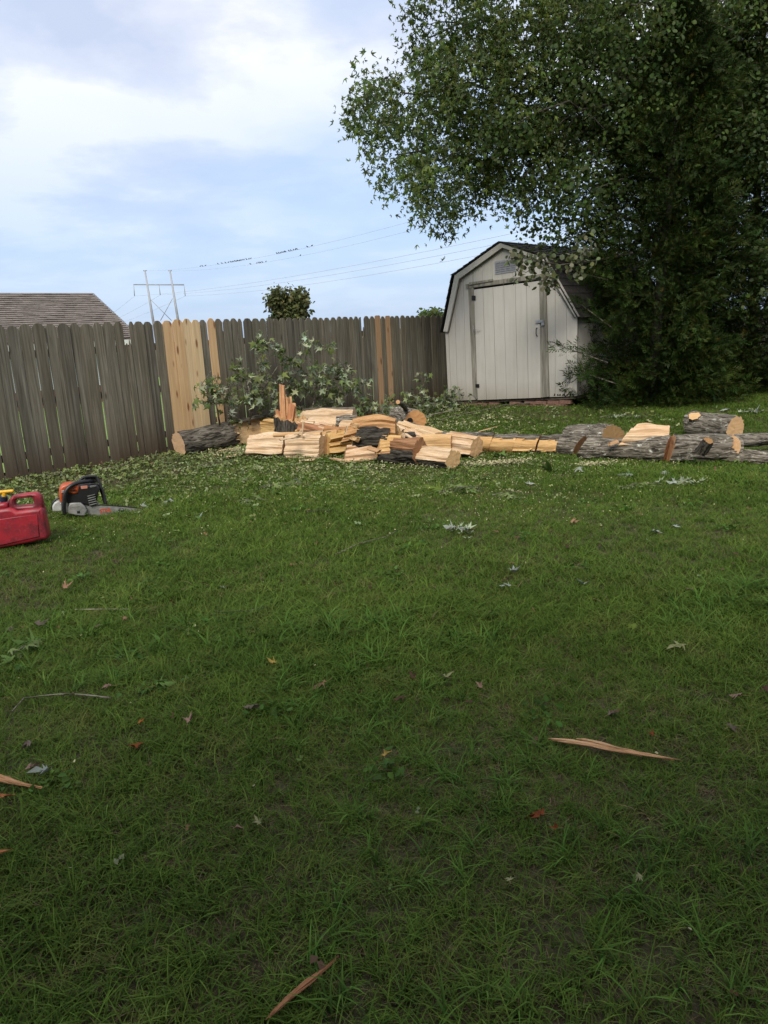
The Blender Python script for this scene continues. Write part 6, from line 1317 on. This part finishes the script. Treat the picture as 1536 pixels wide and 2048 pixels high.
LV = [(640, 1370, 'tan', 34, 'curled tan leaf alone in the lower middle of the lawn'), (380, 1437, 'pink', 26, 'small folded pinkish leaf right of the forked twig'), (505, 1414, 'grey', 42, 'wide grey-brown leaf left of the curled tan leaf'), (268, 1496, 'rust', 38, 'rust-red leaf in the grass at lower left'),
      (283, 1444, 'orange', 15, 'tiny orange leaf scrap right below the forked twig'), (136, 1173, 'tan', 24, 'tan leaf near the left edge, below the fuel can'), (252, 1237, 'tan', 16, 'small tan leaf at the right end of the straw-coloured twig'), (195, 1250, 'pink', 22, 'pinkish leaf just under the straw-coloured twig'), (84, 1246, 'grey', 34, 'grey curled leaf above the big green leaves at the left edge'),
      (14, 1258, 'grey', 28, 'dark grey leaf cut by the left edge above the green leaves'), (56, 1286, 'green', 46, 'large fresh green maple leaf at the left edge'), (14, 1316, 'green', 40, 'second green maple leaf below the large fresh one, left edge'), (445, 1176, 'white', 18, 'small white-backed leaf in the left half of the mid lawn'),
      (312, 1279, 'green', 24, 'pale green folded leaf in the left mid lawn'), (84, 1540, 'white', 42, 'white-backed curled leaf beside the thick orange splinter'), (62, 1532, 'pink', 26, 'pinkish leaf scrap left against the white-backed curled leaf'), (215, 1370, 'pink', 22, 'pinkish leaf just above the right end of the forked twig'),
      (545, 1326, 'yellow', 22, 'yellow-edged leaf scrap above the curled tan leaf'), (328, 1368, 'green', 40, 'flat green leaf hidden in grass left of centre'), (50, 1486, 'grey', 30, 'grey striped leaf at the left above the orange splinter'), (515, 1641, 'cream', 22, 'cream leaf on a yellow stalk in the lower middle'), (472, 1650, 'pink', 26, 'pink-brown leaf beside the cream one, lower middle'),
      (770, 1505, 'yellow', 26, 'yellowish leaf in the centre of the lower lawn'), (888, 1352, 'cream', 36, 'long pale yellow leaf in the centre right lawn'), (958, 1370, 'pink', 20, 'pink leaf right of the long pale yellow one'), (1355, 1290, 'cream', 38, 'drooping cream-green leaf on the right side of the lawn'), (1260, 1248, 'olive', 32, 'olive-yellow leaf standing in the grass at right'),
      (1165, 1166, 'white', 26, 'white-backed leaf right of the pair of pale blue ones'), (1026, 1143, 'white', 30, 'pale bluish upturned leaf in the mid lawn'), (1012, 1172, 'white', 26, 'white-backed curled leaf below the pale bluish one'), (900, 1056, 'white', 30, 'left one of two whitish shrivelled leaves below the pile'), (930, 1060, 'white', 28, 'right one of two whitish shrivelled leaves below the pile'),
      (1312, 1060, 'white', 24, 'small whitish leaf right of centre, left of its near twin'), (1352, 1050, 'white', 20, 'upturned whitish leaf at right in the mid lawn'), (1134, 1094, 'brown', 20, 'dark shrivelled leaf in the right half below the trunk'), (1150, 1045, 'tan', 22, 'reddish tan leaf standing upright below the trunk'), (1474, 1390, 'pink', 26, 'pinkish grey leaf near the right edge'),
      (1528, 1378, 'brown', 26, 'brown leaf cut by the right edge'), (1475, 1108, 'brown', 22, 'dark brown leaf near the right edge in the mid lawn'), (1070, 1628, 'rust', 46, 'rust-brown leaf half buried in grass at lower centre right'), (1108, 1655, 'rust', 22, 'small rust scrap right of the half-buried rust leaf'), (1225, 1425, 'grey', 22, 'dull grey leaf above the long ragged splinter'),
      (1300, 1466, 'rust', 18, 'faint rust leaf right above the long ragged splinter'), (1465, 1452, 'grey', 30, 'grey curled leaf in the right lower lawn'), (825, 1352, 'brown', 22, 'brown leaf scrap left of the long pale yellow leaf'), (800, 1395, 'brown', 24, 'dim brown leaf in the lower middle, left edge of a tuft'), (1020, 1757, 'cream', 22, 'pale leaf lying low at the bottom right of centre'), (1275, 1757, 'cream', 26, 'pale flat leaf in the bottom right quarter'),
      (330, 1003, 'white', 40, 'large silvery leaf just right of the chainsaw tip'), (288, 1012, 'white', 26, 'silvery crumpled leaf touching the chainsaw tip'), (308, 1000, 'green', 26, 'light green leaf between the two silvery ones by the chainsaw tip'), (400, 1034, 'white', 22, 'small silvery leaf alone right of the chainsaw'), (118, 1010, 'white', 18, 'white leaf under the rear of the chainsaw'),
      (1328, 944, 'white', 34, 'silvery leaf in front of the long lichen-spotted trunk length'), (1368, 960, 'white', 28, 'drooping silvery leaf below the thick trunk length'), (1345, 968, 'white', 22, 'silvery leaf left against the drooping one below the trunk'), (1252, 948, 'white', 34, 'silvery leaf on the grass below the brown sawn disc'), (1100, 940, 'green', 44, 'broad green leaf on the grass before the peeled trunk'),
      (1160, 938, 'white', 24, 'pale leaf before the short barked trunk length'), (560, 985, 'green', 46, 'broad green leaf spread on the grass before the left front block'), (935, 985, 'green', 44, 'broad light green leaf in the mid lawn before the heart-ended block'), (870, 978, 'olive', 40, 'olive leaf left of the broad light green one'), (1060, 965, 'white', 24, 'small white-backed leaf in front of the trunk'),
      (1000, 912, 'green', 36, 'grey-green leaf tucked under the peeled trunk length'), (1510, 822, 'white', 26, 'pale leaf on the far lawn at the right edge'), (1450, 818, 'white', 20, 'pale leaf on the far lawn before the dark cedar'), (1300, 842, 'cream', 20, 'cream leaf on the far lawn behind the pale split half')]
for i, (x, y, c_, sz_, lb) in enumerate(LV):
    p = H(x, y, 0.040 if y > 1150 else 0.036); s_ = sz_ * (p - CAM).length / FOC * 0.95; cf = rnd.uniform(-0.7, -0.15) if rnd.random() < .65 else rnd.uniform(0.1, 0.5)
    V_, Fc = maple_fine(i, cf); fx_, fy_, fk = rnd.uniform(.1, .6), rnd.uniform(-.5, .6), rnd.uniform(0, 6)
    V_ = [(x_ * s_ * (1 - .35 * abs(fx_) * abs(x_)), (y_ - .4) * s_ * (1 - .15 * abs(fy_)), (z_ + fx_ * abs(x_) * .8 + fy_ * (y_ - .4) ** 2 + .10 * math.sin(x_ * 9 + y_ * 7 + fk)) * s_) for x_, y_, z_ in V_]
    me = mesh('leaf', V_, Fc, MT['fallen'], True); at = me.color_attributes.new('tint', 'FLOAT_COLOR', 'POINT'); b_ = LC[c_]
    for k in range(len(V_)): v_ = (0.8 + .35 * rnd.random()) * (1.15 if k == 0 else 1); at.data[k].color = (b_[0] * v_, b_[1] * v_, b_[2] * v_, 1)
    o = bpy.data.objects.new('fallen_leaf', me); o.location = p; o.rotation_euler = (rnd.uniform(-.35, .4), rnd.uniform(-.35, .35), rnd.uniform(0, 6.28)); link(o); tag(o, lb, 'leaf', 'fallen leaves on the lawn')
    st_, sf_ = tube([(0, -.4 * s_, 0), (0.06 * s_, -.75 * s_, -.03 * s_), (.15 * s_, -1.0 * s_, .02 * s_)], [.0012, .001, .0008], 4); sm = mesh('stalk', st_, sf_, MT['fallen']); a2 = sm.color_attributes.new('tint', 'FLOAT_COLOR', 'POINT')
    for k in range(len(st_)): a2.data[k].color = (0.25, .18, .08, 1)
    part('stalk', sm, o)

# leafy sprigs broken off and trodden into the lawn
SPG = [(515, 975, 620, 968, 22, 1.0, 'flat green leafy sprig in the grass left of centre before the pile'), (880, 985, 960, 972, 24, 1.0, 'green leafy sprig trodden into the lawn below the heart-ended block'), (985, 990, 1050, 985, 14, 0.9, 'small leafy sprig right of the trodden one below the heart-ended block'),
       (1240, 975, 1330, 968, 20, 1.1, 'spread green sprig on the lawn below the long lichen-spotted trunk'), (1335, 958, 1400, 966, 16, 1.7, 'silvery drooping sprig below the thick trunk length'), (895, 1058, 935, 1062, 9, 1.7, 'shrivelled silvery sprig alone in the mid lawn'),
       (20, 1310, 70, 1296, 6, 1.0, 'fresh green sprig at the left edge below the grey curled leaves'), (1480, 925, 1540, 900, 16, .9, 'bright green sprig between the two grey limbs at the right edge'), (1480, 822, 1540, 815, 16, 1.6, 'pale sprig on the far lawn at the right edge'),
       (430, 835, 470, 832, 14, 1.2, 'leafy sprig lying on top of the leftmost log'), (395, 930, 470, 925, 18, 1.2, 'leafy sprig in the litter below the leftmost log'), (470, 1003, 540, 1000, 12, 1.0, 'thin yellow-green sprig in the mid lawn right of the chainsaw'), (1200, 828, 1270, 826, 10, 1.5, 'pale dry sprig on the far lawn in front of the cedars')]
for i, (x0, y0, x1, y1, n, li, lb) in enumerate(SPG):
    up_ = 0.40 if 'on top of the leftmost' in lb else 0.04
    a, b = H(x0, y0, up_), H(x1, y1, up_); r_ = np.random.RandomState(300 + i); root = thing('leafy_sprig', lb, 'sprig', a, 'leafy sprigs lying on the lawn')
    mid = a * .5 + b * .5 + Vector((0, .03, .02)); V_, Fc = tube([a, mid, b], [.004, .003, .002], 5); wpart('stem', V_, Fc, MT['bark'], root, color=(1.2, 1.1, .3))
    t = r_.rand(n); P = np.array(a) + (np.array(b) - np.array(a)) * t[:, None] + r_.normal(size=(n, 3)) * np.array([.05, .06, .012]); d = r_.normal(size=(n, 3)); d[:, 2] *= .3
    V_, Q, c = scatter(MAPLE, P, rotmats(d, r_.normal(0, .4, n) + (np.pi if li > 1.4 else 0)), r_.uniform(.05, .11, n), np.full((n, 3), min(li, 1.05)) * r_.uniform(.7, 1.15, (n, 1)))
    part('leaves', bigmesh('leaves', V_ - np.array(root.location), Q, MT['leafC'], c), root)

# ================================================================ ADDED UNSEEN HOUSE BEHIND THE VIEWER (put in to shade the near lawn)
hb = thing('added_shade_house', 'unseen brick house added to shade the near lawn', 'house', (0, -2.6, 0))
V_, Fc = extr([(-11, -2.6, -.2), (9, -2.6, -.2), (9, -2.6, 5.0), (-11, -2.6, 5.0)], Vector((0, -7, 0))); wpart('wall', V_, Fc, MT['redbrick'], hb)
V_, Fc = extr([(-11.6, -1.8, 5.0), (-11.6, -9.8, 5.0), (-11.6, -9.8, 5.15), (-11.6, -5.8, 7.6), (-11.6, -1.8, 5.15)], Vector((21.2, 0, 0))); wpart('roof', V_, Fc, MT['shg'], hb)
for x in (-8, -3.5, 3.5, 7):
    for z in (0.9,):
        if z < 2 and x == -3.5: continue
        V_, Fc = extr([(x - .6, -2.57, z), (x + .6, -2.57, z), (x + .6, -2.57, z + 1.3), (x - .6, -2.57, z + 1.3)], Vector((0, -0.05, 0))); wf_ = wpart('window_frame', V_, Fc, MT['fascia'], hb)
        V_, Fc = extr([(x - .54, -2.565, z + .06), (x + .54, -2.565, z + .06), (x + .54, -2.565, z + 1.24), (x - .54, -2.565, z + 1.24)], Vector((0, 0.01, 0))); wpart('pane', V_, Fc, MT['navy'], hb)
